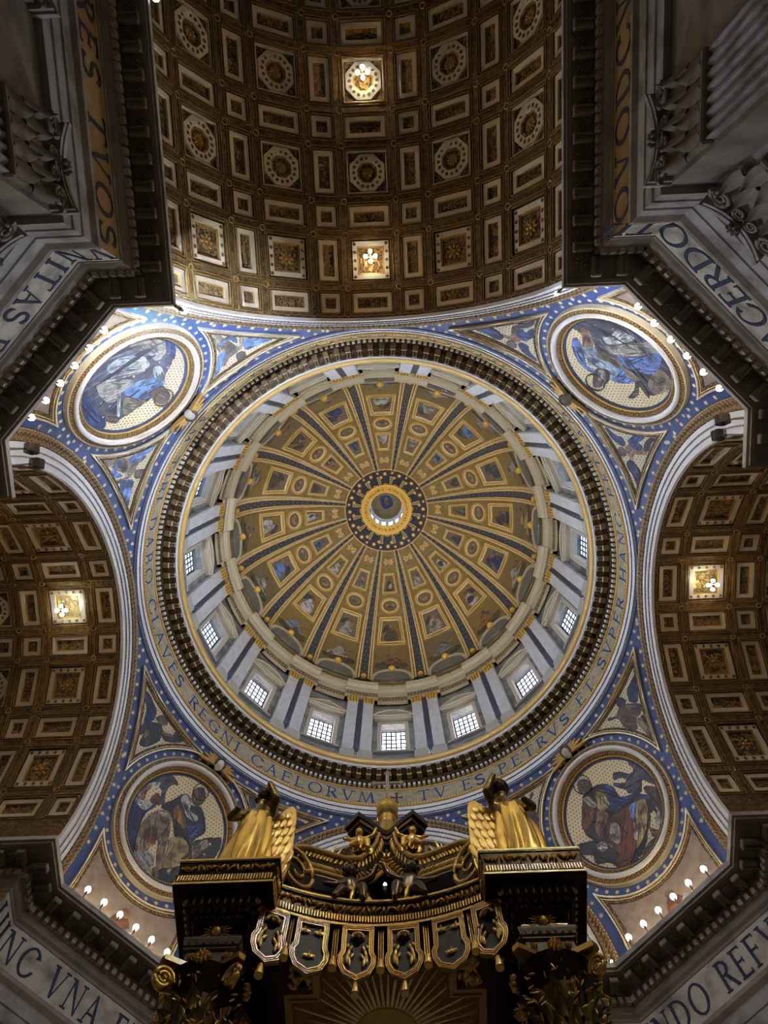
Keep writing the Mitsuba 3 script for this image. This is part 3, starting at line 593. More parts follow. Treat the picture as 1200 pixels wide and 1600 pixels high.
ART={'BL':[('K',[0.53,-3.51,1.66,-2.52,2.14,-1.17,1.86,-0,2.6,0.82,3.66,1.51,4.05,0.49,3.85,-1.08,3.33,-2.42,2.34,-3.65,1.32,-4.24,0.73,-4.16]),
('D',[-4.14,1.22,-3.81,1.92,-2.87,3.02,-1.9,2.81,-2.35,2.39,-2.4,1.66,-1.95,0.77,-2.44,0.6,-2.71,1.4,-3.36,1.55]),
('N',[-4.39,-0.16,-3.22,-0.16,-2.43,0.27,-2.73,-0.76,-2.58,-1.73,-2.15,-3.08,-1.74,-3.79,-2.54,-3.5,-3.33,-2.56,-3.81,-1.67,-4.24,-0.93]),
('W',[-4.44,-0.25,-4.16,0.11,-3.69,-0.22,-3.31,0.1,-2.75,0.12,-2.9,-0.56,-3.38,-0.74,-3.95,-0.67,-4.32,-0.77]),
('F',[-4.1,1.02,-3.74,1.22,-3.64,0.96,-3.72,0.43,-3.5,-0.06,-3.72,-0.25,-4.12,0.2,-4.08,0.7]),
('W',[-3.85,1.42,-3.27,1.91,-3.19,1.35,-3.58,1.19]),
('R',[-3.17,0.39,-2.88,1.14,-2.18,0.59,-2.84,0.15]),
('K',[-1.92,0.9,-1.49,1.64,-1.23,2.3,-0.78,2.71,-0.27,2.53,0.08,2.22,0.97,2.53,2.23,1.21,1.81,0.07,2.14,-1.17,1.7,-1.88,1.21,-1.81,-0.76,0.36,-1.94,0.44]),
('O',[-1.03,0.71,-0.93,1.57,-0.37,1.32,0.67,0.55,0.4,0.25,-0.48,0.47]),
('W',[-0.99,1.98,-0.99,2.48,-0.56,2.59,-0.05,2.24,0.19,1.74,1.01,1.78,1.1,1.3,0.34,1.19,-0.45,1.6]),
('H',[-0.54,3.23,-0.3,3.76,0.16,3.99,0.69,3.46,0.76,2.83,0.41,2.46,-0.13,2.52]),
('B',[0.67,0.55,1.32,1.34,1.92,1.32,1.6,0.03,1.04,0.17]),
('T',[-2.54,-1.48,-2.36,-0.45,-1.83,0.3,-1.13,0.52,-0.53,-0.12,-0.21,-0.74,0.16,-1.94,0.64,-2.82,0.46,-3.56,-0.16,-2.8,-0.76,-1.78,-1.02,-3.03,-1.81,-3.54,-2.4,-2.44]),
('R',[-2.01,-1.69,-1.63,-1.07,-1.03,-1.57,-0.79,-2.23,-1.51,-2.36]),
('G',[-1.95,-0.02,-1.41,0.41,-1.02,0.05,-1.43,-0.37]),
('Y',[-0.01,-1.02,0.76,-0.45,1.52,-0.55,1.9,-1.13,1.65,-1.81,1.66,-2.52,0.79,-3.22,0.46,-2.55,0.27,-1.76]),
('G',[-1.74,-3.79,-1.32,-3.26,-0.46,-3.02,-0.02,-3.51,-0.3,-3.91,0.42,-4.18,-0.11,-4.37,-0.79,-4.18,-1.46,-4.19]),
('F',[0.11,-3.71,0.53,-3.51,0.85,-4.18,0.42,-4.18]),
('T',[2.01,-0.42,2.19,0.01,2.69,0.67,3.1,0.19,2.83,-0.29,2.78,-0.75,2.4,-1.4]),
('halo',[0.08,3.59,0.66,4.01])],
'BR':[('K',[-1.16,2.77,0.11,2.64,0.85,2.19,1.3,1.43,1.13,0.6,1.65,0.25,3.23,-1.08,3.09,-1.67,3.14,-2.66,2.54,-3.03,2.62,-2.18,0.82,-3.54,-0.39,-4.16,-1.28,-4.41,-2.2,-3.7,-1.67,-1.94,-2.58,-0.8,-2.94,0.6,-1.83,2.1]),
('D',[1.97,2.32,2.46,2.06,3.14,1.23,3.55,1.35,3.53,2.01,3.94,1.74,4.29,0.75,4.32,-0.54,4.14,-0.87,3.84,-0.44,3.51,0.12,2.82,-0.45,1.93,0.25,1.95,0.59,1.36,1.49,1.55,1.7,2.17,1.13,2.51,1.19,2.19,1.62,1.67,1.84]),
('H',[3.22,-0.34,3.95,-0.92,3.84,-1.91,3.43,-2.93,2.91,-2.91,3.08,-2.13,3.11,-1.2]),
('B',[0.11,2.64,0.94,2.14,1.24,1.36,1.28,0.46,2.38,-0.17,3.31,-1.28,2.99,-1.33,1.93,-0.36,1.04,-0.29,-0.02,0.04,0.1,1,0.48,1.77]),
('Y',[-0.16,2.32,0.38,1.98,0.34,1.28,0.03,0.59,-0.68,0.7,-0.85,1.31]),
('R',[-1.55,2.36,-1.2,1.71,-1.28,0.94,-2.15,0.47,-2.78,0.48,-2.44,1.38]),
('F',[-1.06,0.89,-0.52,0.57,-0.49,-0.05,-1.11,-0.35,-1.7,-0.8,-2.13,-0.69,-1.94,0.07]),
('R',[-0.54,-0.12,0.58,-0.36,1.62,-0.56,1.05,-1.69,0.15,-2.96,-0.89,-3.86,-1.3,-3.43,-1.62,-2.2,-1.57,-1.13,-1.17,-0.42]),
('G',[-0.96,-0.48,-0.3,-0.79,-0.42,-1.6,-1.1,-2.17,-1.44,-1.45]),
('Y',[1.98,-0.77,2.69,-1.05,2.44,-1.78,1.87,-2.42,0.94,-3.08,-0.09,-3.43,0.76,-2.36,1.39,-1.29]),
('W',[0.86,-1.76,0.76,-2.36,0.33,-2.89,0.19,-2.67]),
('S',[1.43,-0.62,2.04,-0.7,1.58,-1.23,0.97,-1.63,1.08,-1.03]),
('F',[1.62,-2.88,1.95,-3.4,2.53,-3.93,2.24,-4.12,1.48,-3.66]),
('W',[2.62,-2.64,3.06,-2.59,2.65,-3.36,2.22,-3.08]),
('K',[-3.99,-0.21,-2.9,-0.56,-2.1,-1.17,-1.78,-1.75,-1.61,-2.86,-2.1,-3.56,-2.53,-2.81,-3.44,-2.25,-3.34,-1.56,-4.02,-0.97]),
('W',[-2.44,-1.13,-1.89,-1.39,-2.01,-1.9,-2.56,-1.82,-2.72,-1.36]),
('T',[0.44,-3.87,1.37,-3.79,2.37,-4.12,1.47,-4.75,0.42,-4.83,-0.49,-4.61]),
('R',[-1.61,-2.86,-1,-3.67,-1.44,-4.29,-2.2,-3.7]),
('G',[-1.44,2.51,-0.79,2.22,-0.79,1.38,-1.13,1.3,-1.41,2.12]),
('H',[-0.86,3.89,-0.28,3.66,-0.06,3.09,-0.28,2.66,-1.08,2.7,-1.31,3.26]),
('halo',[-0.76,3.5,-0.15,2.99])],
'TR':[('D',[4.32,0.22,4.19,-1.92,3.56,-2.93,2.98,-3.97,1.98,-4.7,0.81,-4.89,-0.37,-4.97,-1.52,-4.75,-2.78,-3.93,-3.39,-2.77,-3.52,-0.88,-3.22,-0.07,-2.13,-0.32,-1.84,0.08,-0.18,0.15,1.42,0.65,2.5,0.35,3.66,0.35]),
('S',[3.5,1.41,3.21,0.99,2.29,1.59,1.17,2.53,0.52,2.37,0.23,2.71,1.32,2.98,2.6,2.48]),
('F',[3.77,-0.14,3.47,-0.36,3.03,-0.38,2.24,0.38,2.06,0.77,2.45,1.38,3.12,0.63]),
('L',[2.43,1.57,2.08,0.58,1.34,0.75,0.72,0.6,-0.03,-0.32,-0.63,0.52,-0.97,1.63,-0.45,2.11,0.68,2.18,1.06,2.35,1.79,1.92]),
('T',[1.58,0.45,0.75,-0.06,-0.03,-0.32,-0.34,0.34,0.37,0.7,1.16,1.13]),
('W',[2.27,-0.93,2.02,-1.37,2.13,-2.61,1.58,-2.94,0.89,-3.08,1.17,-1.49,1.61,-0.68]),
('G',[2.35,-0.57,1.53,-0.58,0.89,-2.04,0.28,-3.91,-0.19,-4.78,-0.81,-4.02,-0.43,-2.49,-0.15,-1.07,0.56,-0.43,1.48,-0.2]),
('S',[0.48,-0.33,-0.33,-1.73,-0.43,-3.06,-1.01,-3.94,-1.62,-3.12,-2.04,-2.11,-1.72,-1.32,-1.05,-0.62,-0.29,-0.32]),
('T',[-0.18,0.15,-0.88,-0.24,-1.97,-0.49,-1.96,0.07,-1.28,0.5,-0.93,0.7]),
('S',[-0.35,0.06,-1.37,0.3,-1.88,-0.01,-1.69,0.94,-0.96,1.77,-0.75,0.8]),
('H',[-1.88,-0.01,-2.18,-0.42,-3.43,-0.01,-3.14,0.13,-2.34,0.04,-2.89,0.73,-2.98,1.38,-2.71,1.69,-2.42,0.69]),
('T',[-2.04,-1.82,-2.01,-2.96,-3.31,-2.86,-3.54,-1.55,-3.33,-0.66,-2.55,-0.74]),
('H',[0.46,2.28,0.23,1.64,-0.36,1.55,-0.89,2.29,-0.86,3.31,-0.42,3.6]),
('G',[0.3,2.01,-0.04,1.64,-0.45,2.11,-0.36,2.76]),
('halo',[-0.36,3.23,-0.76,2.52])],
'TL':[('D',[-4.42,-1.28,-4.07,0.53,-3.06,1.42,-1.83,1.88,-1.35,2.23,-0.77,2.38,0.48,2.44,1.69,1.87,2.71,1.36,3.47,0.78,3.6,-0.03,4.23,0.06,4.14,-1.67,3.52,-3.04,2.5,-4.01,1.38,-4.5,0.09,-4.45,-1.51,-4.27,-2.99,-3.47,-3.91,-2.27]),
('G',[-3.07,-3.28,-3.87,-2.22,-4.3,-1.13,-3.72,-0.1,-2.91,0.39,-2.38,0.12,-2.53,-0.91,-2.43,-1.95,-2.22,-2.71]),
('N',[-4.15,-0.79,-4.36,-0.29,-3.99,0.63,-3.19,1.41,-3.37,0.75,-3.6,0.18,-3.75,-0.29]),
('S',[-0.93,0.8,-1.93,1.04,-1.35,2.23,-0.82,2.48,0.12,1.83,0.61,2.14,1.05,0.75,0.93,-0.18,0.09,-0.15]),
('L',[-1.79,0.48,-2.15,0.95,-1.61,1.96,-1.13,2.31,-1.15,1.29]),
('T',[1.37,0.22,1.06,1.03,0.83,2.2,1.69,1.87,2.61,1.29]),
('G',[0.98,-3.06,0.63,-1.94,-0.1,-0.88,-0.08,-0.03,1,-0.38,1.67,-0.32,2.11,-0.99,1.72,-2.25]),
('L',[-1.31,-2.94,-2.02,-1.77,-2.19,-0.82,-1.43,-0.29,-0.78,-1.56,-0.09,-2.5,-0.29,-3.24]),
('W',[0.77,-2.73,-0.14,-2.01,-1.26,-0.39,-1.14,-0.12,0.12,-1.48,0.79,-2.44]),
('N',[2.68,-3.86,2.19,-2.75,3.01,-1.41,3.57,0.07,4.23,0.06,4.11,-1.57,3.67,-2.79]),
('W',[1.28,-0.53,1.21,-0.32,2.76,0.87,2.92,0.73]),
('H',[3.12,-0.28,2.85,0.94,3.4,0.99,3.45,0.11]),
('W',[-1.73,-1.03,-2.07,-0.55,-1.78,-0.09,-1.31,-0.3]),
('H',[0.08,1.93,-0.5,2.08,-0.87,2.58,-0.58,3.58,0.06,3.9,0.52,3.47,0.48,2.72]),
('halo',[-0.07,3.35,-0.43,4.09])]}
PUTTI={'TL':[('S',[-7.71,4.5,-8.28,4.71,-9.48,5.83,-9.48,6.25,-8.33,5.94,-7.47,5.73,-7.34,5.27]),
('T',[-6.62,2.04,-6.94,2.32,-6.88,3.02,-6.99,3.62,-7.1,4.84,-7.84,4.05,-8.09,4.2,-7.3,5.07,-6.8,5.24,-5.84,5.26,-5.22,5.55,-5.01,5.44,-5.72,4.8,-5.77,3.9,-5.94,3.18]),
('S',[-6.14,3.29,-7.12,3.18,-7.63,3.34,-7.59,3.9,-7.24,4.4,-7.04,3.54,-6.26,3.62]),
('H',[-6.42,5.38,-7,5.48,-7.08,5.88,-6.62,6.24,-6.14,6.11]),
('S',[-5.63,4.19,-6.01,4.55,-4.97,5.37,-3.85,5.74,-4.69,4.99])],
'TR':[('F',[-6.14,5.08,-6.1,4.33,-6.39,3.93,-6.88,3.69,-7.32,3.56,-7.49,3.99,-7.18,4.85,-7.63,5.26,-8.13,5.38,-8.36,5.86,-7.73,5.73,-7.05,5.38,-6.5,5.37]),
('B',[-5.69,4,-5.62,3.31,-6.1,2.92,-6.31,3.25,-6.38,3.77,-6.77,3.61,-7,4.09,-6.69,4.56,-5.9,4.65]),
('N',[-3.97,5.61,-4.92,5.29,-5.47,4.86,-6.09,5.04,-5.99,5.44,-5.12,5.78,-4.41,5.75]),
('H',[-6.12,5.95,-6.12,5.46,-6.76,5.41,-6.93,5.85,-6.54,6.11]),
('K',[-6.58,3.23,-6.38,2.52,-6.66,2.06,-6.83,2.72,-7.28,3.29,-7.13,3.72]),
('B',[-7.37,5.78,-7.59,5.39,-8.58,5.23,-9.54,5.87,-9.7,6.2,-8.55,6.07,-7.85,6.13])],
'BL':[('N',[-9.37,5.83,-9.44,6.35,-7.87,6,-7.42,5.59,-7.26,4.97,-7.83,4.41,-8.45,5.27]),
('K',[-7.75,4.41,-7.06,5.1,-6.35,5.37,-5.85,4.88,-5.68,4.22,-6.19,3.14,-6.84,2.85,-7.12,3.66,-7.33,3.32,-7.65,3.54]),
('F',[-7.17,4.02,-6.93,4.26,-6.64,3.99,-6.87,3.5]),
('H',[-7.24,5.42,-7.01,6,-6.33,6.08,-6.08,5.76,-6.5,5.36]),
('K',[-5.85,4.88,-5.1,5.43,-4.97,5.96,-3.9,5.82,-5.09,4.76]),
('F',[-6.32,5.26,-5.7,5.22,-4.93,5.58,-4.91,5.4,-5.64,5])],
'BR':[('N',[7.52,5.46,8.07,5.97,9.81,6.14,9.23,5.56,7.94,4.61,7.37,5.07]),
('H',[6.3,5.6,7.08,5.21,7.93,4.24,7.36,3.79,6.7,3.8,6.2,3.19,5.63,3.62,5.42,4.28,5.49,5.1,4.8,5.54,4.89,5.81,5.58,5.36]),
('K',[6.5,6.22,7.09,6.04,7.18,5.47,6.64,5.32,6.3,5.69]),
('T',[6.56,3.68,7.08,3.38,6.69,1.61,6.45,2.13]),
('N',[7.17,3.64,7.55,3.22,7.5,2.64,7.08,2.66,7.08,3.2])]}

# ================================================================ pendentives with their roundels
ROUND = {'TL': ('roundel of a haloed figure in blue before a large grey beast, upper left pendentive', 'blue grey robes and a lion'),
         'TR': ('roundel of a figure in light blue and white robes writing, upper right pendentive', ''),
         'BL': ('roundel of a seated reading figure in brown and ochre robes, lower left pendentive', ''),
         'BR': ('roundel of a figure in a red robe beside a dark eagle, lower right pendentive', '')}
PAZ = dict(BL=135., BR=45., TR=-45., TL=-135.)
R_ARC = math.sqrt(RS ** 2 - A ** 2)
def pend_region(az, inv):
    a0 = math.radians(az); pts = []
    # along the ring, then down each arch plane
    sx, sy = np.sign(math.cos(a0)), np.sign(math.sin(a0)); zr = 14.92; rr = math.sqrt(RS ** 2 - zr ** 2)
    th1 = math.acos(min(1, A / rr)); ph = np.linspace(th1, math.pi / 2 - th1, 40)
    ring = np.c_[rr * np.cos(ph), rr * np.sin(ph), np.full(40, zr)]
    zz = np.linspace(zr, -2.2, 60); w = np.sqrt(np.maximum(R_ARC ** 2 - zz ** 2, 0))
    armx = np.c_[np.full(60, A), w, zz]; army = np.c_[w, np.full(60, A), zz][::-1]
    low = np.c_[np.linspace(A, w[-1], 20), np.linspace(w[-1], A, 20), np.full(20, -2.2)]
    ringp_ = ring[::-1] if False else ring
    X = np.vstack([army, ring[::-1], armx, low[1:-1]])
    X = X * [sx, sy, 1] + [0, 0, ZS]
    q = inv(X); P = Polygon(q); 
    return (P if P.is_valid else P.buffer(0)), LineString(inv(ring * [sx, sy, 1] + [0, 0, ZS])), [LineString(inv(armx * [sx, sy, 1] + [0, 0, ZS])), LineString(inv(army * [sx, sy, 1] + [0, 0, ZS]))]
for tag in ('TL', 'TR', 'BL', 'BR'):
    az = PAZ[tag]; ch, inv = pend_chart(az); P, Lr, La = pend_region(az, inv)
    K = nk('ceiling_pendentive'); struct(K, f'{PWORD[tag]} pendentive of blue star-strewn mosaic', 'pendentive')
    mb = MB(); plate(mb, P.buffer(.15), ch, 0, 0, cell=1.0); put(K, mb, 'm_mosaic', C_BLUE)
    R = nk('mosaic_roundel'); lab(R, ROUND[tag][0], 'roundel', 'evangelist roundels of the pendentives')
    # panels: what is left of the pendentive beside its blue bands and the roundel
    core = P.difference(Lr.buffer(.80)).difference(unary_union([l.buffer(.95) for l in La])).difference(disc(0, 0, 6.28, 64))
    core = core.buffer(-.05).buffer(.05); panels = sorted([g for g in polys(core) if g.area > 1.5], key=lambda g: -g.centroid.y)
    for g in panels:
        k = nk(K + '__panel'); upper = g.centroid.y > 0
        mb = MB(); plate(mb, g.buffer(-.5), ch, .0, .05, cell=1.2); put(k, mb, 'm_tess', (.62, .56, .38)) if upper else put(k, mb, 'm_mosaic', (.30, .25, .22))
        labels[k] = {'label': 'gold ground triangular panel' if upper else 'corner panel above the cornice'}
        mb = MB(); plate(mb, g.difference(g.buffer(-.12)), ch, 0, .22, step=.6); plate(mb, g.buffer(-.22).difference(g.buffer(-.27)), ch, 0, .16, step=.6); put(k + '__border', mb, 'm_gilt', (.75, .66, .45))
        mb = MB(); plate(mb, g.buffer(-.12).difference(g.buffer(-.48)), ch, 0, .12, cell=.8); put(k + '__moulding', mb, 'm_orn', (.22, .15, .07))
        if upper:
            side = np.sign(g.centroid.x); art = PUTTI[tag]; asid = np.sign(np.mean([np.mean(q[1][0::2]) for q in art])); 
            inside = g.buffer(-.5)
            for i, (c, xy) in enumerate(art):
                xy = np.array(xy, float).reshape(-1, 2) * [side * asid, 1]; q = smooth_poly(xy).intersection(inside)
                if q.area < .02: continue
                mb = MB(); plate(mb, q, ch, .0, .06 + .012 * i, cell=1.2); kf = nk(k + '__figure'); put(kf, mb, 'm_drape', ARTCOL[c])
                mb = MB()
                for f, gf in folds(q, rng)[:1]: plate(mb, gf, ch, .06 + .012 * i, .064 + .012 * i)
                if mb.n: put(nk(k + '__strokes'), mb, 'm_drape', np.array(ARTCOL[c]) * 1.8 + .02)
        else:
            b = g.buffer(-.5); s = np.sign(g.centroid.x); cx, cy = b.centroid.x, b.centroid.y
            for i, (c, q) in enumerate((('R', smooth_poly([cx - .9, cy - .9, cx - .1, cy - 1.2, cx + .9, cy - .4, cx + .3, cy + .6, cx - .4, cy + .5])), ('W', smooth_poly([cx + .2, cy - .8, cx + 1.3, cy - .9, cx + 1.0, cy + .1])), ('F', disc(cx + .05, cy + .75, .35)))):
                q = q.intersection(b)
                if q.area < .05: continue
                mb = MB(); plate(mb, q, ch, 0, .06 + .012 * i, cell=1.2); put(nk(k + '__figure'), mb, 'm_drape', ARTCOL[c])
    # stars on the blue bands
    mb = MB()
    for L_, d, st in [(Lr, .40, 1.05)] + [(l, .48, 1.15) for l in La]:
        for s in np.arange(.6, L_.length, st):
            q, q2 = np.array(L_.interpolate(s).coords[0]), np.array(L_.interpolate(s + .05).coords[0]); t = (q2 - q) / (np.linalg.norm(q2 - q) + 1e-9); n = np.array([-t[1], t[0]]); n = n if n @ -q > 0 else -n
            if q[1] < -6.5 and L_ is not Lr: continue
            plate(mb, star(*(q + n * d), .22, 6, .42, rng.uniform(0, 1)), ch, .0, .03)
    for k in range(44):
        a = 2 * math.pi * k / 44; plate(mb, star(5.92 * math.cos(a), 5.92 * math.sin(a), .2, 6, .42, a), ch, 0, .03)
    for qx in (-7.0, 7.0):
        for dx, dy in ((0, 0), (.7, .5), (-.2, 1.1), (.5, -.7), (-.6, -.4)):
            q = Point(qx + dx, .3 + dy)
            if P.contains(q) and not core.buffer(.25).contains(q) and math.hypot(q.x, q.y) > 6.6: plate(mb, star(q.x, q.y, .23, 6, .42), ch, 0, .03)
    put(K + '__stars', mb, 'm_paint', (.72, .66, .45)); labels[K + '__stars'] = {'kind': 'stuff', 'label': 'small gold stars on the blue mosaic'}
    # roundel: picture, then rings from the picture outwards
    mb = MB(); plate(mb, disc(0, 0, 4.42, 72), ch, 0, .03, cell=.9); put(R + '__ground', mb, 'm_tess', (.70, .60, .36)); labels[R + '__ground'] = {'label': 'gold mosaic ground with small dark marks'}
    def ringprof(prof, key, bs, col):
        mb = MB(); n = 96; an = np.linspace(0, 2 * math.pi, n + 1)
        for (r0, h0), (r1, h1) in zip(prof[:-1], prof[1:]):
            a = ch(r0 * np.cos(an), r0 * np.sin(an), np.full(n + 1, h0)); b = ch(r1 * np.cos(an), r1 * np.sin(an), np.full(n + 1, h1)); i = np.arange(n)
            mb.add(np.vstack([a, b]), np.c_[i, i + 1, i + n + 2, i + n + 1], np.vstack([np.c_[an * r0, 0 * an], np.c_[an * r0, 0 * an + math.hypot(r1 - r0, h1 - h0)]]))
        put(key, mb, bs, col, True)
    ringprof([(4.16, .03), (4.18, .10), (4.36, .10), (4.36, .12)], R + '__inner_band', 'm_paint', (.03, .045, .12))
    ringprof([(4.36, .1), (4.38, .24), (4.44, .26), (4.48, .2)], R + '__bead', 'm_gilt', C_GOLD)
    ringprof([(4.48, .2), (4.55, .36), (4.72, .42), (4.80, .40)], R + '__carved_ring', 'm_orn', (.30, .19, .07))
    ringprof([(4.80, .40), (4.84, .56), (4.95, .66), (5.08, .68), (5.18, .62), (5.22, .5)], R + '__white_ring', 'm_paint', C_WHITE)
    ringprof([(5.22, .5), (5.26, .42), (5.50, .34)], R + '__carved_ring_001', 'm_orn', (.34, .22, .09))
    ringprof([(5.50, .34), (5.53, .4), (5.60, .36), (5.63, 0)], R + '__bead_001', 'm_gilt', (.75, .66, .45))
    for i, (c, xy) in enumerate(ART[tag]):
        if c == 'halo':
            a, b = np.array(xy, float).reshape(2, 2); r = np.linalg.norm(b - a); mb = MB(); plate(mb, ringp(a[0], a[1], r * .93, r, 28), ch, .03, .14); put(R + '__halo', mb, 'm_paint', (.05, .04, .02)); continue
        q = smooth_poly(xy).intersection(disc(0, 0, 4.34, 64)); mb = MB(); plate(mb, q, ch, .02, .035 + .006 * i, cell=1.0); k = nk(R + '__figure'); put(k, mb, 'm_drape', ARTCOL[c])
        for w_, (f, gf) in enumerate(folds(q, rng)):
            mb = MB(); plate(mb, gf, ch, .035 + .006 * i, .037 + .006 * i)
            if mb.n: kk = k + ('__light_strokes', '__dark_strokes')[w_]; put(kk, mb, 'm_drape', np.array(ARTCOL[c]) * f + (.02 if w_ == 0 else 0)); labels[kk] = {'kind': 'stuff'}
    # winged cherub head where roundel and ring meet
    Cb = nk('cherub_head'); lab(Cb, {'TL': 'silvery cherub head with folded gilt wings between ring and upper left roundel', 'TR': 'dark winged cherub head above the upper right roundel, against the ring', 'BL': 'white faced cherub head with spread gold wings beside the lower left roundel', 'BR': 'gilt winged cherub head touching the lower right roundel and the lettered ring'}[tag], 'cherub', 'winged cherub heads')
    def loc3(mesh, u0, v0, h0):
        v = np.asarray(mesh.vertices); return ch(u0 + v[:, 0], v0 + v[:, 1], h0 + v[:, 2]), mesh.faces
    hd = trimesh.creation.icosphere(3, 1.); v = hd.vertices.copy(); x, y, z = v.T
    nose = .16 * np.exp(-((x / .16) ** 2 + ((y + .05) / .22) ** 2)); eyes = -.09 * (np.exp(-(((x - .32) / .15) ** 2 + ((y - .15) / .12) ** 2)) + np.exp(-(((x + .32) / .15) ** 2 + ((y - .15) / .12) ** 2))); mouth = -.06 * np.exp(-((x / .28) ** 2 + ((y + .42) / .07) ** 2)); cheek = .05 * (np.exp(-(((x - .4) / .25) ** 2 + ((y + .2) / .25) ** 2)) + np.exp(-(((x + .4) / .25) ** 2 + ((y + .2) / .25) ** 2)))
    v = v * (1 + np.where(z > 0, nose + eyes + mouth + cheek, 0))[:, None] * [.40, .5, .42]; hd.vertices = v
    mb = MB(); mb.add(*loc3(hd, 0, 6.15, .62)); put(Cb + '__head', mb, 'm_satin', dict(TL=(.55, .56, .58), TR=(.13, .115, .10), BL=(.74, .70, .64), BR=(.48, .44, .38))[tag], True)
    mb = MB()
    for k in range(16):
        a = math.radians(-20 + 220 * k / 15); ball(mb, (0, 0, 0), 0, 0) if False else None
        s = trimesh.creation.icosphere(1, .16); s.apply_translation((.42 * math.cos(a), .12 + .48 * math.sin(a), .08)); mb.add(*loc3(s, 0, 6.15, .62))
    put(Cb + '__hair', mb, 'm_gilt', (.10, .07, .04), True)
    for s in (-1, 1):
        mb = MB()
        for row in range(3):
            for k in range(6):
                a = math.radians(12 + 17 * k - row * 3); l = (1.9 - .28 * k) * (1 - .27 * row)
                q = smooth_poly([0, -.1, l * .5, -.16, l, -.02, l * .55, .17, 0, .1]); q = affinity.rotate(q, math.degrees(a) - 22, origin=(0, 0)); q = affinity.scale(q, s, 1, origin=(0, 0))
                plate(mb, affinity.translate(q, s * .28, 6.1), ch, .25 + .06 * row, .5 + .1 * row)
        put(nk(Cb + '__wing'), mb, 'm_gilt', C_DGOLD)

# ================================================================ the ring entablature under the drum
K = 'trim_ring'; struct(K, 'great ring entablature under the drum with its blue Latin inscription', 'cornice')
mb = MB(); revolve(mb, [[(22.35, 52.1), (22.05, 52.1), (22.05, 52.62), (21.98, 52.66), (21.98, 53.2), (21.9, 53.24), (21.9, 53.66)]], n=200); put(K, mb, 'm_paint', C_WHITE)
mb = MB()
for r_, z_ in ((22.03, 52.64), (21.955, 53.22), (22.06, 52.12)): revolve(mb, [[(r_ + .02, z_ - .06), (r_ - .035, z_ - .03), (r_ - .035, z_ + .03), (r_ + .02, z_ + .06)]], n=160)
put(K + '__dark_line', mb, 'm_paint', (.06, .055, .05))
mb = MB(); revolve(mb, [[(21.9, 53.66), (21.78, 53.7), (21.78, 53.8)], [(21.96, 54.02), (21.98, 54.06)]], n=200); put(K + '__fillet', mb, 'm_gilt', C_GOLD)
mb = MB(); revolve(mb, [[(21.78, 53.8), (21.72, 53.9), (21.78, 54.0), (21.96, 54.02)]], n=240); put(K + '__bead', mb, 'm_bead', C_GOLD); labels[K + '__bead'] = {'label': 'gilt beading below the inscription'}
mb = MB(); revolve(mb, [[(21.98, 54.06), (21.98, 56.36)]], n=200); put(K + '__frieze', mb, 'm_mosaic', C_FRIEZE); labels[K + '__frieze'] = {'label': 'dull gold mosaic frieze with blue capitals'}
mb = MB(); revolve(mb, [[(21.98, 56.36), (21.9, 56.38), (21.84, 56.46), (21.9, 56.52)]], n=200); put(K + '__fillet_001', mb, 'm_gilt', C_GOLD)
mb = MB(); revolve(mb, [[(21.9, 56.52), (21.85, 56.52), (21.85, 57.0), (21.55, 57.05), (21.55, 57.15), (21.62, 57.2), (21.62, 57.78), (20.42, 57.8)]], n=200); put(K + '__soffit', mb, 'm_orn', (.12, .075, .032))
dm = boxm(0, 0, 0, .26, .3, .4); mb = MB()
for k in range(272):
    a = 2 * math.pi * k / 272; c, s = math.cos(a), math.sin(a); v = dm.vertices; r = 21.74 + v[:, 1]; mb.add(np.c_[r * s + v[:, 0] * c, r * c - v[:, 0] * s, v[:, 2] + 56.79], dm.faces)
put(K + '__dentils', mb, 'm_paint', (.66, .64, .58)); labels[K + '__dentils'] = {'kind': 'stuff', 'label': 'white dentils'}
mod = {'': (cat(boxm(0, -.28, -.13, .5, .56, .32, .03)), 'm_paint', (.20, .135, .06)), '__scroll': (cat(boxm(-.13, -.82, -.06, .15, .55, .2, .03), boxm(.13, -.82, -.06, .15, .55, .2, .03)), 'm_paint', (.22, .16, .10)), '__edge': (cat(boxm(0, -.575, -.16, .52, .06, .30, .015), boxm(0, -1.09, -.02, .5, .05, .12)), 'm_paint', (.62, .55, .40))}
mod = {k: simple(m, b, c) for k, (m, b, c) in mod.items()}
cof = simple(cat(boxm(0, -.3, .02, .36, .36, .05), rosette_mesh(.14, 6, .1)), 'm_gilt', C_BROWN)
for k in range(128):
    a = 360 * (k + .5) / 128; R_ = T().rotate([0, 0, 1], -a).translate([0, 21.58, 57.78]); key = nk(K + '__modillion')
    for q, d in mod.items(): scene[key + q] = {**d, 'to_world': R_}
    scene[nk(K + '__coffer')] = {**cof, 'to_world': T().rotate([0, 0, 1], -a - 180 / 128).translate([0, 21.3, 57.74])}
mb = MB(); revolve(mb, [[(20.42, 57.8), (20.42, 57.86), (20.34, 57.88), (20.28, 58.02)]], n=240); put(K + '__corona', mb, 'm_paint', C_WHITE); labels[K + '__corona'] = {'label': 'white edge of the cornice'}
mb = MB(); revolve(mb, [[(20.28, 58.02), (20.2, 58.05), (20.08, 58.14), (19.98, 58.3), (19.93, 58.5), (19.93, 58.6)]], n=240, smooth_prof=True); put(K + '__gilt_lip', mb, 'm_gilt', (.70, .47, .16), True); labels[K + '__gilt_lip'] = {'label': 'broad gilded lip of the cornice'}
mb = MB(); revolve(mb, [[(19.93, 58.6), (19.93, 58.7), (20.0, 58.72), (22.2, 58.72)]], n=200); put(K + '__walk', mb, 'm_stone', C_GREY)
txt = '+ TV ES PETRVS ET SVPER HANC PETRAM AEDIFICABO ECCLESIAM MEAM TIBI DABO CLAVES REGNI CAELORVM '
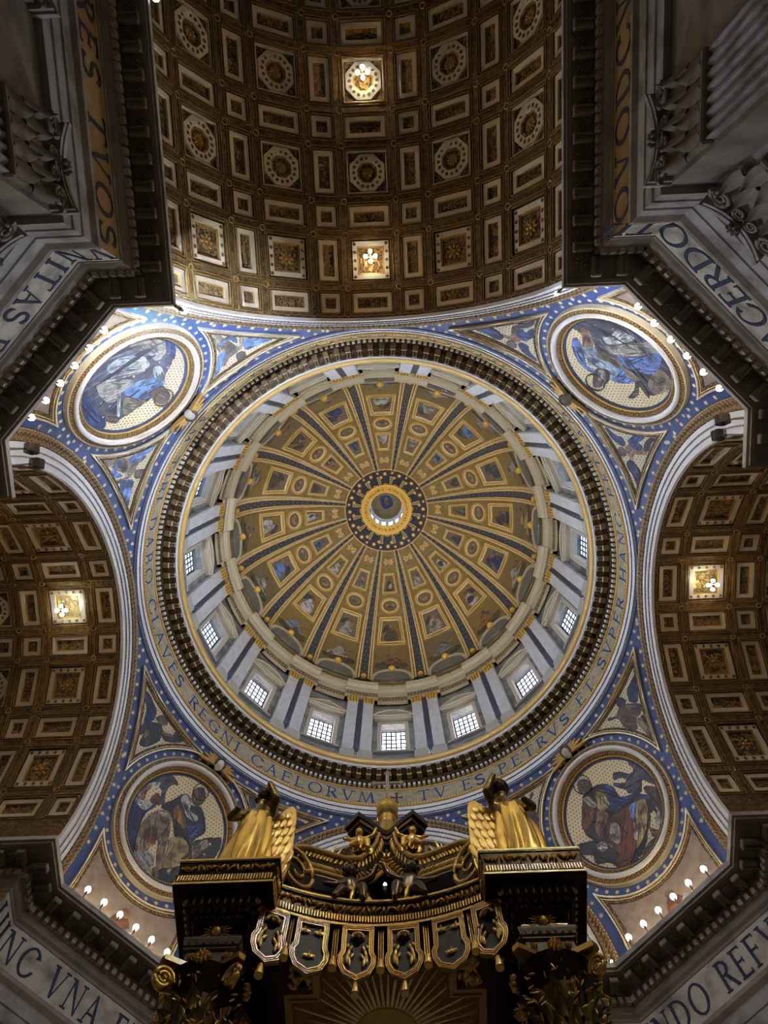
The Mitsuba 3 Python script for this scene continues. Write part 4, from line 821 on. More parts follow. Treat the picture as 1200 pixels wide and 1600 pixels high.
run, tot = text_run(txt, 1.62, .55, .095); circ = 2 * math.pi * 21.98; run, tot = text_run(txt, 1.62, .55 + (circ - tot - .55) / len(txt), .095); RCH = ring_chart(21.98)
for g, c in run:
    x0 = -.4
    mb = MB(); plate(mb, affinity.translate(g, x0, 54.40), RCH, 0, .03, step=.5); k = nk(K + '__frieze__letter')
    put(k, mb, 'm_paint', (.03, .06, .22) if c != '+' else (.10, .06, .035))
# rail of the gallery
K = 'gallery_railing'; lab(K, 'thin metal railing along the gallery at the foot of the drum', 'railing')
mb = MB(); an = np.linspace(0, 2 * math.pi, 129)[:-1]
for z in (59.25, 59.75): tube(mb, np.c_[20.35 * np.sin(an), 20.35 * np.cos(an), np.full(128, z)], .025, 5, True)
put(K + '__rail', mb, 'm_satin', (.35, .36, .38))
post = simple(boxm(0, 20.35, 59.22, .05, .05, 1.06), 'm_satin', (.35, .36, .38))
for k in range(64): scene[nk(K + '__post')] = {**post, 'to_world': T().rotate([0, 0, 1], 360 / 64 * (k + .5))}

# ================================================================ drum: windows, paired pilasters, entablature
K = 'wall_drum'; struct(K, 'grey marble wall of the drum with sixteen windows', 'drum')
WCH = ring_chart(21.9); wz0, wz1, ww = 62.5, 68.6, 1.42
wall = sbox(-math.pi * 21.9, 58.6, math.pi * 21.9, 74.2); WR = 21.9
hol = [sbox(c * WR - ww * 1.03, wz0, c * WR + ww * 1.03, wz1) for c in [math.radians(22.5 * k) for k in range(-7, 8)]] + [sbox(-math.pi * WR - 1, wz0, -math.pi * WR + ww * 1.03, wz1), sbox(math.pi * WR - ww * 1.03, wz0, math.pi * WR + 1, wz1)]
mb = MB(); plate(mb, wall.difference(unary_union(hol)), WCH, -.75, .55, cell=1.5); put(K, mb, 'm_stone', (.30, .295, .285))
CLOCK = ['six', 'half past six', 'half past seven', 'a quarter past eight', 'nine', 'a quarter to ten', 'half past ten', 'half past eleven', 'twelve', 'half past twelve', 'half past one', 'a quarter past two', 'three', 'a quarter to four', 'half past four', 'half past five']
# 0 = +y which is the bottom of the picture; azimuth grows to the right of someone facing +y
CLK = ['six o\'clock, straight above the cross of the canopy', 'the first place right of the cross', 'the second place right of the cross', 'the third place right of the cross', 'the right hand side, above the right arm', 'upper right, partly hidden by the gilt lip', 'upper right, mostly hidden by the gilt lip', 'top, right of the nave axis, hidden by the lip',
       'top on the nave axis, hidden by the lip', 'top, left of the nave axis, hidden by the lip', 'upper left, mostly hidden by the gilt lip', 'upper left, partly hidden by the gilt lip', 'the left hand side, above the left arm', 'the third place left of the cross', 'the second place left of the cross', 'the first place left of the cross']
def bay(k): return 22.5 * k
pane_v = np.array([(-ww, 22.4, wz0 - .1), (ww, 22.4, wz0 - .1), (ww, 22.4, wz1 + .1), (-ww, 22.4, wz1 + .1)])
pane_m = trimesh.Trimesh(pane_v, [[0, 1, 2], [0, 2, 3]], process=False)
if pane_m.face_normals[0][1] > 0: pane_m.invert()
PANE = simple(pane_m, 'm_paint', (.3, .3, .3))
bars = [boxm(-ww + 2 * ww * j / 5, 22.34, (wz0 + wz1) / 2, .13, .06, wz1 - wz0) for j in range(6)] + [boxm(0, 22.34, wz0 + (wz1 - wz0) * j / 7, 2 * ww, .06, .11) for j in range(8)]
BARS = [simple(b, 'm_paint', (.05, .055, .07)) for b in bars]
fr0 = MB(); fch = lambda u, v, h: np.stack([u, 21.38 - h, v], -1)
plate(fr0, sbox(-2.02, wz0 - .3, 2.02, wz1 + .62).difference(sbox(-ww, wz0, ww, wz1)), fch, -.6, .1); plate(fr0, sbox(-1.85, wz0 - .2, 1.85, wz1 + .42).difference(sbox(-1.62, wz0 - .2, 1.62, wz1 + .2)), fch, 0, .18)
sill = boxm(0, 21.15, wz0 - .42, 4.6, .5, .3, .06)
def pediment(seg):
    out = {}
    z0 = wz1 + 1.05; W = 2.55
    a = cat(boxm(0, 21.05, z0 - .25, 2 * W - .5, .5, .3, .03), boxm(0, 20.95, z0, 2 * W, .75, .24, .05))
    if seg: 
        p = arcpts(0, -1.9, 3.14, 3.14, 37.5, 142.5, 20); q = arcpts(0, -1.9, 2.82, 2.82, 37.5, 142.5, 20)[::-1]
    else: p, q = np.array([(W, 0), (0, 1.22), (-W, 0)]), np.array([(-W + .5, 0), (0, .92), (W - .5, 0)])
    cor = trimesh.creation.extrude_polygon(Polygon(np.r_[p, q]), .78, engine='earcut'); tymp = trimesh.creation.extrude_polygon(Polygon(np.r_[q, q[:1]]).buffer(.05), .3, engine='earcut')
    R_ = np.array([[1, 0, 0, 0], [0, 0, -1, 0], [0, 1, 0, 0], [0, 0, 0, 1.]])
    for m, yy in ((cor, 21.35), (tymp, 21.4)): m.apply_transform(R_); m.apply_translation((0, yy, z0 + .12))
    return simple(a, 'm_paint', (.62, .54, .40)), simple(cor, 'm_paint', (.66, .58, .43)), simple(tymp, 'm_stone', (.34, .29, .21))
PED = [pediment(False), pediment(True)]
FR_W = mikit.ply(fr0.arrays()[:2], mat('m_paint', (.60, .55, .45)), False, uv=fr0.arrays()[2]); SILL = simple(sill, 'm_paint', (.45, .44, .42))
for k in range(16):
    W_ = f'window_{k + 1}'; R_ = T().rotate([0, 0, 1], -bay(k)); struct(W_, f'drum window with {"segmental" if k % 2 == 0 else "triangular"} pediment, {CLK[k]}', 'window')
    scene[W_ + '__frame'] = {**FR_W, 'to_world': R_}; scene[W_ + '__sill'] = {**SILL, 'to_world': R_}
    a, b, c = PED[1 if k % 2 == 0 else 0]
    scene[W_ + '__lintel'] = {**a, 'to_world': R_}; scene[W_ + '__pediment'] = {**b, 'to_world': R_}; scene[W_ + '__pediment__tympanum'] = {**c, 'to_world': R_}
    for bm in BARS: scene[nk(W_ + '__glazing_bar')] = {**bm, 'to_world': R_}
    front = max(0, math.cos(math.radians(bay(k)))); L = WIN * (.95 + 1.3 * front ** 3)
    scene[W_ + '__pane'] = {**PANE, 'to_world': R_, 'emitter': glow(L * (.58 + .34 * front), L * (.78 + .17 * front), L * 1.10, .3)}
    # pair of pilasters between this window and the next
    P_ = T().rotate([0, 0, 1], -bay(k) - 11.25)
    q = K + ('__pilaster_pair' if k == 0 else f'__pilaster_pair_{k:03d}')
    if k == 0:
        pier = simple(boxm(0, 21.1, 66.4, 3.35, .9, 15.6), 'm_stone', (.36, .36, .37)); gap = simple(boxm(0, 20.62, 67.0, .62, .1, 12.2), 'm_satin', C_SLATE)
        shafts = [simple(boxm(s * .98, 20.58, 66.4, 1.26, .44, 11.2, .03), 'm_marble', (.60, .61, .62)) for s in (-1, 1)]
        bases = [simple(cat(boxm(s * .98, 20.52, 60.6, 1.5, .6, .5, .1), boxm(s * .98, 20.5, 59.6, 1.6, .7, 1.6, .04)), 'm_paint', (.45, .42, .36)) for s in (-1, 1)]
        cp = []
        for s in (-1, 1):
            ms = [boxm(s * .98, 20.5, 73.28, 1.6, .72, .16, .03), boxm(s * .98, 20.62, 72.6, 1.24, .4, 1.2)]
            for row, zz in ((0, 72.0), (1, 72.42), (2, 72.86)):
                for j in range(4):
                    b_ = trimesh.creation.icosphere(1, 1.); b_.vertices *= [.17, .2, .26]; b_.apply_translation((s * .98 + (j - 1.5) * .36 + (.1 if row % 2 else -.1) * 0, 20.42 - .05 * row, zz + .1)); ms.append(b_)
            cp.append(simple(cat(*ms), 'm_gilt', (.62, .40, .10)))
    scene[q] = {**pier, 'to_world': P_}; scene[q + '__dark_panel'] = {**gap, 'to_world': P_}
    for d in shafts: scene[nk(q + '__shaft')] = {**d, 'to_world': P_}
    for d in bases: scene[nk(q + '__base')] = {**d, 'to_world': P_}
    for d in cp: scene[nk(q + '__capital')] = {**d, 'to_world': P_}
labels[K + '__pilaster_pair'] = {'label': 'pair of grey marble pilasters with gilt capitals'}
# entablature, breaking forward over the pilasters
K = 'trim_drum'; struct(K, 'entablature above the drum windows, stepping forward over each pilaster pair', 'cornice')
def entab(d): return [[(20.9 + d, 73.3), (20.9 + d, 73.75), (20.82 + d, 73.8), (20.82 + d, 74.1)]], [[(20.84 + d, 74.1), (20.84 + d, 75.3)]], [[(20.84 + d, 75.3), (20.6 + d, 75.5), (20.55 + d, 75.9), (20.1 + d, 76.1), (20.06 + d, 76.5), (19.98 + d, 76.75), (21.2 + d, 76.8)]]
for k in range(16):
    for d, w, o in ((-.32, 5.9, 11.25), (.18, 5.35, 0)):
        a, f, c = entab(d); kk = nk(K + '__bay'); mb = MB(); revolve(mb, a, bay(k) + o - w, bay(k) + o + w, 10); revolve(mb, c, bay(k) + o - w, bay(k) + o + w, 10)
        # end returns
        for e in (-w, w):
            an = math.radians(bay(k) + o + e); pts = np.array(a[0] + f[0] + c[0][:-1] + [(21.6, 76.75), (21.6, 73.3)]); v = np.c_[pts[:, 0] * math.sin(an), pts[:, 0] * math.cos(an), pts[:, 1]]; vv, ff = tri(Polygon(pts)) if Polygon(pts).is_valid else (pts, np.zeros((0, 3), int))
            if len(ff): mb.add(np.c_[vv[:, 0] * math.sin(an), vv[:, 0] * math.cos(an), vv[:, 1]], ff)
        put(kk, mb, 'm_paint', (.54, .45, .29))
        mb = MB(); revolve(mb, f, bay(k) + o - w, bay(k) + o + w, 10); put(kk + '__garland_frieze', mb, 'm_orn', (.54, .45, .30))
# attic
mb = MB(); revolve(mb, [[(20.95, 76.7), (20.95, 77.0), (20.72, 77.1), (20.72, 78.75), (20.6, 78.85), (20.6, 79.0), (20.7, 79.0)]], n=160); put(K + '__attic', mb, 'm_paint', (.46, .37, .22))

# ================================================================ dome: ribs, webs, painted panels
K = 'ceiling_dome'; struct(K, 'ribbed dome of gold mosaic with sixteen painted segments', 'dome')
mb = MB(); ph = np.linspace(-1, 58.7, 28); revolve(mb, [[(dome_r(p), ZD0 + RD * math.sin(math.radians(p))) for p in ph]], n=192, smooth_prof=True); put(K, mb, 'm_mosaic', C_WEB, True)
def band(mb, azc, a0, a1, h, p0=0., p1=58.7, n=26, hb=0.):
    """strip along the meridian between azimuth offsets a0..a1 (degrees), raised by h"""
    p = np.radians(np.linspace(p0, p1, n + 1)); i = np.arange(n)
    def pt(a, hh): r = (RD - hh) * np.cos(p) - ED; t = math.radians(azc + a); return np.stack([r * math.sin(t), r * math.cos(t), ZD0 + (RD - hh) * np.sin(p)], -1)
    for (x, hx), (y, hy) in (((a0, hb), (a0, h)), ((a0, h), (a1, h)), ((a1, h), (a1, hb))):
        A_, B_ = pt(x, hx), pt(y, hy); mb.add(np.vstack([A_, B_]), np.c_[i, i + 1, i + n + 2, i + n + 1], np.vstack([np.c_[p * RD, 0 * p], np.c_[p * RD, 0 * p + .3]]))
for k in range(16):
    az = bay(k) + 11.25; r = nk(K + '__rib'); mb = MB(); band(mb, az, -1.55, 1.55, .16); put(r, mb, 'm_mosaic', (.035, .055, .11)); 
    mb = MB()
    for s in (-1, 1): band(mb, az, s * 1.55 - .0, s * 2.05, .42); band(mb, az, s * 2.75, s * 3.3, .26)
    put(r + '__gilt_edge', mb, 'm_gilt', (.74, .55, .22))
    mb = MB()
    for s in (-1, 1): band(mb, az, s * 2.05, s * 2.25, .34); band(mb, az, s * 2.62, s * 2.78, .30); band(mb, az, s * 3.3, s * 3.42, .2)
    put(r + '__pale_edge', mb, 'm_paint', (.72, .64, .46))
    mb = MB()
    for s in (-1, 1): band(mb, az, s * 2.25, s * 2.62, .05); band(mb, az, s * 1.40, s * 1.56, .18)
    put(r + '__dark_groove', mb, 'm_paint', (.06, .04, .02))
    mb = MB(); ch = dome_chart(az)
    for j, p in enumerate(np.arange(3, 57, 2.2)):
        for o in ((-.3, .3) if j % 2 else (0,)): plate(mb, affinity.scale(star(o * dome_r(p) / 20, 0, .13, 6), 1, 1 / (RD * math.pi / 180), origin=(0, 0)).__class__(np.array(affinity.scale(star(o * dome_r(p) / 20, 0, .13, 6), 1, 1 / (RD * math.pi / 180), origin=(0, 0)).exterior.coords) + [0, p]), ch, .16, .19)
    put(r + '__stars', mb, 'm_gilt', (.55, .47, .25)); labels[r + '__stars'] = {'kind': 'stuff'}
    mb = MB(); c = ch(np.array([0.]), np.array([1.2]), np.array([.45]))[0]; ball(mb, c, .42, 2, (1, 1, .8)); put(r + '__boss', mb, 'm_gilt', (.75, .48, .10), True)
labels[K + '__rib'] = {'label': 'dark blue starred rib with gilt edges'}
MDEG = 1 / (RD * math.pi / 180)          # degrees of meridian per metre
def saint(i, rr):
    """a seated robed figure: (colour, polygon) in metres, about 4.5 m across and 5 m high"""
    cols = [(.30, .30, .33), (.10, .14, .28), (.28, .13, .06), (.20, .24, .30), (.34, .27, .13), (.18, .12, .09), (.36, .35, .33)]
    a, b = cols[rr.integers(len(cols))], cols[rr.integers(len(cols))]; j = lambda s: rr.uniform(-s, s); s = 1 if rr.random() < .5 else -1
    P = [((.11, .09, .06), smooth_poly([-2.3, -2.3, 0 + j(.3), -2.5, 2.3, -2.2, 2.2 + j(.3), -.9, 1.1, -1.0, 0, -.6 + j(.2), -1.2, -.9, -2.2, -1.1])),
         (a, smooth_poly(np.array([-1.5 + j(.2), -2.1, 1.3 + j(.3), -2.2, 1.8 + j(.2), -1.0, .9, -.2, .8 + j(.1), .9, .2, 1.3, -.5, 1.1, -.9 + j(.1), .2, -1.7 + j(.2), -.9]).reshape(-1, 2) * [s, 1])),
         (b, smooth_poly(np.array([-.2, -2.2, 1.4 + j(.3), -1.9, 1.5, -.8 + j(.2), .6, -.3, -.1 + j(.2), -.9]).reshape(-1, 2) * [s, 1])),
         ((.26, .17, .11), smooth_poly(np.array([.6, .8, 1.2 + j(.2), .4 + j(.3), 1.7 + j(.3), .9 + j(.5), 1.5 + j(.2), 1.05 + j(.4), 1.1, .75, .7, 1.1]).reshape(-1, 2) * [s, 1])),
         ((.24, .16, .11), disc(s * (.05 + j(.1)), 1.62, .36, 14, .42)), ((.42, .41, .40), smooth_poly(np.array([-.7, .2, -.2 + j(.2), .8, .2, -.4 + j(.2), -.4, -.7]).reshape(-1, 2) * [s, 1]))]
    return P
rr = np.random.default_rng(21)
for k in range(16):
    ch = dome_chart(bay(k))
    M = lambda g, p, sx=1.: Polygon(np.array(g.exterior.coords) * [sx, MDEG] + [0, p], [np.array(r.coords) * [sx, MDEG] + [0, p] for r in g.interiors])
    tr = lambda w0, p0, w1, p1: Polygon([(-w0, p0), (w0, p0), (w1, p1), (-w1, p1)])
    sg = K + '__painted_segment' + (f'_{k:03d}' if k else '')
    # ground of the tall figure
    mb = MB(); w = lambda p, d=0.: dome_r(p) * math.radians(7.75) - d
    plate(mb, tr(w(2), 2, w(18), 19.5), ch, 0, .03, cell=2.0); put(sg, mb, 'm_mosaic', [(.21, .15, .06), (.17, .135, .08), (.24, .17, .06)][k % 3])
    for i, (c, g) in enumerate(saint(k, rr)):
        for gg in polys(g): mb = MB(); plate(mb, M(gg, 13.0, 1.0), ch, .03, .05 + .01 * i, step=.8); put(nk(sg + '__figure'), mb, 'm_drape', c)
        for w_, (f, gf) in enumerate(folds(g, rng) if i in (1, 2) else []):
            mb = MB()
            for gg in polys(gf): plate(mb, M(gg, 13.0, 1.0), ch, .05 + .01 * i, .055 + .01 * i)
            if mb.n: put(nk(sg + '__strokes'), mb, 'm_drape', np.clip(np.array(c) * f, 0, .8))
    # lunette at the foot
    mb = MB(); lun = Polygon(arcpts(0, 0, 2.75, 2.75, 0, 180, 24)); plate(mb, M(lun, .6), ch, .05, .30, step=.7); put(nk(K + '__lunette'), mb, 'm_mosaic', (.16, .16, .15)); lk = K + '__lunette' + (f'_{k:03d}' if k else '')
    mb = MB(); plate(mb, M(Polygon(arcpts(0, 0, 2.95, 2.95, 0, 180, 24)).difference(Polygon(arcpts(0, 0, 2.55, 2.55, 0, 180, 24))), .6), ch, 0, .48, step=.7); put(lk + '__frame', mb, 'm_paint', (.52, .45, .33))
    a, b = ARTCOL['GDTS'[k % 4]], ARTCOL['FTGL'[k % 4]]
    mb = MB(); plate(mb, M(smooth_poly([-1.6, .1, -.9, .9, 0, 1.2, 1.0, .8, 1.6, .1]), .6), ch, .3, .33, step=.7); put(lk + '__figure', mb, 'm_drape', a)
    mb = MB(); plate(mb, M(disc(0, 1.55, .42, 12), .6), ch, .3, .35); put(lk + '__figure_001', mb, 'm_drape', ARTCOL['F'])
    mb = MB(); c = ch(np.array([0.]), np.array([.6 + 2.8 * MDEG]), np.array([.55]))[0]; ball(mb, c, .5, 2); mb.add(*to_chart(rosette_mesh(.55, 6, .3), lambda u, v, h: ch(u, v * MDEG + .6 + 2.8 * MDEG, h), 0, 0, .5)); put(lk + '__boss', mb, 'm_gilt', (.80, .50, .10), True)
    # framed panel with angel, medallion, smaller framed panel, cherub
    def framed(name, p0, p1, f0, f1, fw, figs):
        kk = nk(K + '__' + name); w0, w1 = dome_r(p0) * math.radians(f0), dome_r(p1) * math.radians(f1); o = tr(w0, p0, w1, p1); fwv = fw * MDEG
        inn = tr(w0 - fw, p0 + fwv, w1 - fw, p1 - fwv); i2 = tr(w0 - fw * .55, p0 + fwv * .55, w1 - fw * .55, p1 - fwv * .55); i3 = tr(w0 - fw * .75, p0 + fwv * .75, w1 - fw * .75, p1 - fwv * .75)
        mb = MB(); plate(mb, inn, ch, 0, .03, cell=1.6); put(kk, mb, 'm_mosaic', [(.22, .15, .05), (.16, .14, .11)][k % 2])
        mb = MB(); plate(mb, o.difference(i2), ch, 0, .30, step=1.2); put(kk + '__gilt_frame', mb, 'm_gilt', (.76, .57, .22))
        mb = MB(); plate(mb, i3.difference(inn), ch, 0, .22, step=1.2); put(kk + '__pale_frame', mb, 'm_paint', (.72, .63, .44))
        for i, (c, g) in enumerate(figs):
            mb = MB(); plate(mb, M(g, (p0 + p1) / 2), ch, .03, .05 + .01 * i, step=.8); put(nk(kk + '__figure'), mb, 'm_drape', c)
    j = lambda s: rr.uniform(-s, s); cA, cB = ARTCOL['DWGSBTH'[rr.integers(7)]], ARTCOL['WTGFHD'[rr.integers(6)]]; s = 1 if rr.random() < .5 else -1
    ang = [((.06, .07, .10), smooth_poly(np.array([-1.3, -.2 + j(.3), -.5, .5, -.2, 1.6, -1.1 + j(.2), 1.2]).reshape(-1, 2) * [s, 1])), (cA, smooth_poly(np.array([-1.0, -1.9, .8 + j(.2), -1.9, 1.0 + j(.2), -.6, .5, .6, -.3, .8, -.7 + j(.2), -.4]).reshape(-1, 2) * [s, 1])),
           (cB, smooth_poly(np.array([-.2, -1.6, .7, -1.0, .3 + j(.2), .2, -.5, -.3]).reshape(-1, 2) * [s, 1])), (ARTCOL['F'], smooth_poly(np.array([.3, .3, 1.1 + j(.3), .7 + j(.4), 1.2 + j(.2), 1.0 + j(.3), .3, .7]).reshape(-1, 2) * [s, 1])), (ARTCOL['F'], disc(s * .1, 1.15, .32, 12, .38))]
    framed('angel_panel', 20.2, 32.0, 6.75, 6.3, .52, ang)
    framed('small_panel', 42.0, 49.8, 5.6, 4.9, .30, [(c, affinity.scale(g, .62, .72, origin=(0, 0))) for c, g in ang[1:]])
    kk = nk(K + '__medallion'); mb = MB(); plate(mb, M(disc(0, 0, 1.2, 28), 36.95), ch, 0, .03, cell=1.2); put(kk, mb, 'm_mosaic', (.17, .13, .07))
    mb = MB(); plate(mb, M(ringp(0, 0, 1.38, 1.62), 36.95), ch, 0, .34, step=.8); put(kk + '__gilt_frame', mb, 'm_gilt', (.66, .46, .16))
    mb = MB(); plate(mb, M(ringp(0, 0, 1.18, 1.32), 36.95), ch, 0, .26, step=.8); put(kk + '__pale_frame', mb, 'm_paint', (.72, .63, .44))
    mb = MB(); plate(mb, M(unary_union([smooth_poly([-.8, .1, -.2, -.3, .2, -.3, .8, .1, .5, .45, 0, .1, -.5, .45])]), 36.95), ch, .03, .09, step=.8); put(nk(kk + '__figure'), mb, 'm_drape', (.30, .28, .24))
    mb = MB(); plate(mb, M(disc(0, .05, .3, 12), 36.95), ch, .03, .12); put(nk(kk + '__figure'), mb, 'm_drape', ARTCOL['F'])
    kk = nk(K + '__cherub'); mb = MB(); c = ch(np.array([0.]), np.array([54.4]), np.array([.3]))[0]; ball(mb, c, .36, 2); mb.add(*to_chart(rosette_mesh(.4, 6, .2), lambda u, v, h: ch(u, v * MDEG + 54.4, h), 0, 0, .2)); put(kk, mb, 'm_gilt', (.72, .42, .08), True)
    mb = MB()
    for s in (-1, 1):
        for q in range(3): plate(mb, M(affinity.rotate(affinity.scale(smooth_poly([0, -.12, .5, -.2, .92, 0, .5, .22, 0, .12]), s, 1, origin=(0, 0)), s * (-38 + 38 * q), origin=(0, 0)), 54.4), ch, .02, .14 + .02 * q, step=.8)
    put(kk + '__wings', mb, 'm_paint', (.52, .46, .32))
# oculus: blue ring with gold stars and brackets, gilt inscription ring
K = 'ceiling_oculus'; struct(K, 'dark blue ring with gold stars around the lantern opening', 'oculus')
OZ = lambda r: 103.0 + (7.1 - r) * .42
och = lambda u, v, h: np.stack([(7.1 - v) * np.sin(u), (7.1 - v) * np.cos(u), OZ(7.1 - v) - h], -1)     # u = azimuth (rad), v = 7.1 - r
mb = MB(); revolve(mb, [[(7.12, 103.0), (4.3, OZ(4.3))]], n=96); put(K, mb, 'm_mosaic', (.012, .017, .05))
mb = MB(); an = np.linspace(0, 2 * math.pi, 97)[:-1]; tube(mb, np.c_[7.12 * np.sin(an), 7.12 * np.cos(an), np.full(96, 102.9)], .13, 6, True); put(K + '__rim', mb, 'm_gilt', (.66, .46, .16), True)
for k in range(16):
    for r_, da, sz in ((6.35, 0, .42), (5.75, .12, .36), (6.55, .2, .3)):
        a = math.radians(22.5 * k) + da * 1.0; st = np.array(star(0, 0, sz, 8, .42).exterior.coords); g = Polygon(np.c_[a + st[:, 0] / r_, 7.1 - r_ - st[:, 1]]); mb = MB(); plate(mb, g, och, 0, .06); put(nk(K + '__star'), mb, 'm_gilt', (.85, .55, .14))
    a = math.radians(22.5 * k + 11.25); mb = MB(); w0, w1 = .20, .34; plate(mb, Polygon([(a - w0 / 4.4, 2.7), (a + w0 / 4.4, 2.7), (a + w1 / 6.0, 1.15), (a - w1 / 6.0, 1.15)]), och, 0, .28); kk = nk(K + '__bracket'); put(kk, mb, 'm_paint', (.42, .34, .19))
    mb = MB(); plate(mb, Polygon([(a - .08 / 4.4, 2.6), (a + .08 / 4.4, 2.6), (a + .12 / 6.0, 1.3), (a - .12 / 6.0, 1.3)]), och, .28, .31); put(kk + '__panel', mb, 'm_paint', (.20, .14, .06))
    a = math.radians(22.5 * k); mb = MB(); c = np.array(arcpts(0, 0, .52, .34, 0, 180, 10)); plate(mb, Polygon(np.c_[a + c[:, 0] / 4.4, 2.72 - c[:, 1]]), och, 0, .22); put(nk(K + '__lobe'), mb, 'm_gilt', (.40, .25, .06))
K2 = K + '__inscription_ring'; mb = MB(); revolve(mb, [[(4.42, OZ(4.4) - .1), (4.38, OZ(4.4) - .34), (4.2, OZ(4.3) - .36), (3.05, OZ(3.05) - .25), (2.95, OZ(2.95))]], n=96); put(K2, mb, 'm_gilt', (.90, .58, .14)); labels[K2] = {'label': 'gilt ring lettered around the lantern opening'}
txt = 'S.PETRI GLORIAE SIXTVS.PP.V.A.M.D.XC.PONTIF.V. '
run, tot = text_run(txt, .62, .10); R0 = 3.75; sc = 2 * math.pi * R0 / (tot + .1)
ich = lambda u, v, h: np.stack([(R0 - v) * np.sin(u), (R0 - v) * np.cos(u), 103.0 + (7.1 - R0 + v) * .42 - .32 - .0 * v - h], -1)
for g, c in run:
    q = np.array(g.exterior.coords) if g.geom_type == 'Polygon' else None
    for gg in polys(g):
        f = lambda rg: np.c_[(np.array(rg.coords)[:, 0] * sc) / R0 + math.pi + .10, np.array(rg.coords)[:, 1] - .31]
        gg2 = Polygon(f(gg.exterior), [f(r) for r in gg.interiors]); mb = MB(); plate(mb, gg2, ich, -.05, .03, step=.2); put(nk(K2 + '__letter'), mb, 'm_paint', (.05, .03, .012))
# lantern
K = 'ceiling_lantern'; struct(K, 'lantern shaft above the dome with its painted cap', 'lantern')
mb = MB(); revolve(mb, [[(2.95, OZ(2.95)), (2.95, 105.3), (3.1, 105.4), (3.1, 106.0)], [(3.15, 111.6), (3.0, 111.8), (2.85, 112.4), (3.1, 112.6), (3.1, 113.6)]], n=64); put(K, mb, 'm_paint', (.42, .42, .43))
mb = MB(); q = np.linspace(0, 90, 10); revolve(mb, [[(3.1 * math.cos(math.radians(t)), 113.6 + 2.2 * math.sin(math.radians(t))) for t in q]], n=48, smooth_prof=True); put(K + '__cap', mb, 'm_mosaic', (.26, .20, .09), True)
cap = lambda u, v, h: np.stack([u, v, 113.6 + 2.2 * np.sqrt(np.maximum(0, 1 - (u * u + v * v) / 9.61)) - h - .02], -1)
for i, (c, g) in enumerate((((.03, .05, .20), smooth_poly([-1.3, -.9, -.6, -1.3, .5, -1.2, 1.1, -.4, 1.2, .6, .6, 1.1, -.2, 1.3, -.9, .8, -1.1, .0])), ((.26, .10, .06), smooth_poly([-.5, -.3, .4, -.5, .5, .3, -.2, .5])), ((.4, .3, .2), disc(-.1, -.75, .28)))):
    mb = MB(); plate(mb, g, cap, -.1, .03 + .02 * i, cell=.6); put(nk(K + '__figure'), mb, 'm_drape', c)
for k in range(16):
    a = 22.5 * k; mb = MB(); revolve(mb, [[(3.12, 106.0), (3.12, 111.6)]], a - 4.5, a + 4.5, 2); put(nk(K + '__post'), mb, 'm_paint', (.42, .42, .43))
    mb = MB(); revolve(mb, [[(3.3, 106.0), (3.3, 111.6)]], a + 5, a + 17.5, 2)
    v, f, uv = mb.arrays()
    if (np.cross(v[f[0, 1]] - v[f[0, 0]], v[f[0, 2]] - v[f[0, 0]]) * v[f[0, 0]] * [1, 1, 0]).sum() > 0: f = f[:, ::-1]
    mb2 = MB(); mb2.add(v, f, uv); kk = nk(K + '__window'); put(kk, mb2, 'm_paint', (.3, .3, .3)); fr = max(0, math.cos(math.radians(a + 11.25))); scene[kk]['emitter'] = glow(.8 + 3 * fr, .9 + 3 * fr, 1.05 + 3 * fr, .15)

# ================================================================ lamps
bulb = trimesh.creation.icosphere(2, .2); BULB = simple(bulb, 'm_paint', (.5, .5, .5), True)
housing = trimesh.creation.revolve(np.array([(.0, -.44), (.05, -.44), (.07, -.30), (.08, -.19), (.0, -.19)]), sections=16); HOUS = simple(housing, 'm_satin', (.05, .045, .04))
stem = boxm(0, 0, -.62, .07, .07, .42); STEM = simple(stem, 'm_satin', (.04, .04, .04))
ORD = ['first', 'second', 'third', 'fourth', 'fifth', 'sixth']
for tag, sx, sy in PIERS:
    n = np.array([sx, sy]) / S2; t = np.array([-sx, sy]) / S2; D = (LB + LC) / S2 + .22      # t runs from the nave side to the far side in y
    if t[1] < 0: t = -t
    for j in range(6):
        u = -3.34 + 1.336 * j; c = np.array([*(n * D + t * u), ZCOR + .86]); k = nk('flood_lamp'); R_ = T().translate(c.tolist())
        lab(k, f'warm lamp on the {PWORD[tag]} pier cornice, {ORD[j] if sy < 0 else ORD[5 - j]} from its {("nave" if sy < 0 else "canopy")} end', 'lamp', 'rows of lamps on the pier cornices')
        scene[k + '__bulb'] = {**BULB, 'to_world': R_, 'emitter': glow(LAMP, LAMP * .70, LAMP * .38, .6)}
        scene[k + '__socket'] = {**HOUS, 'to_world': R_}; scene[k + '__stem'] = {**STEM, 'to_world': R_}
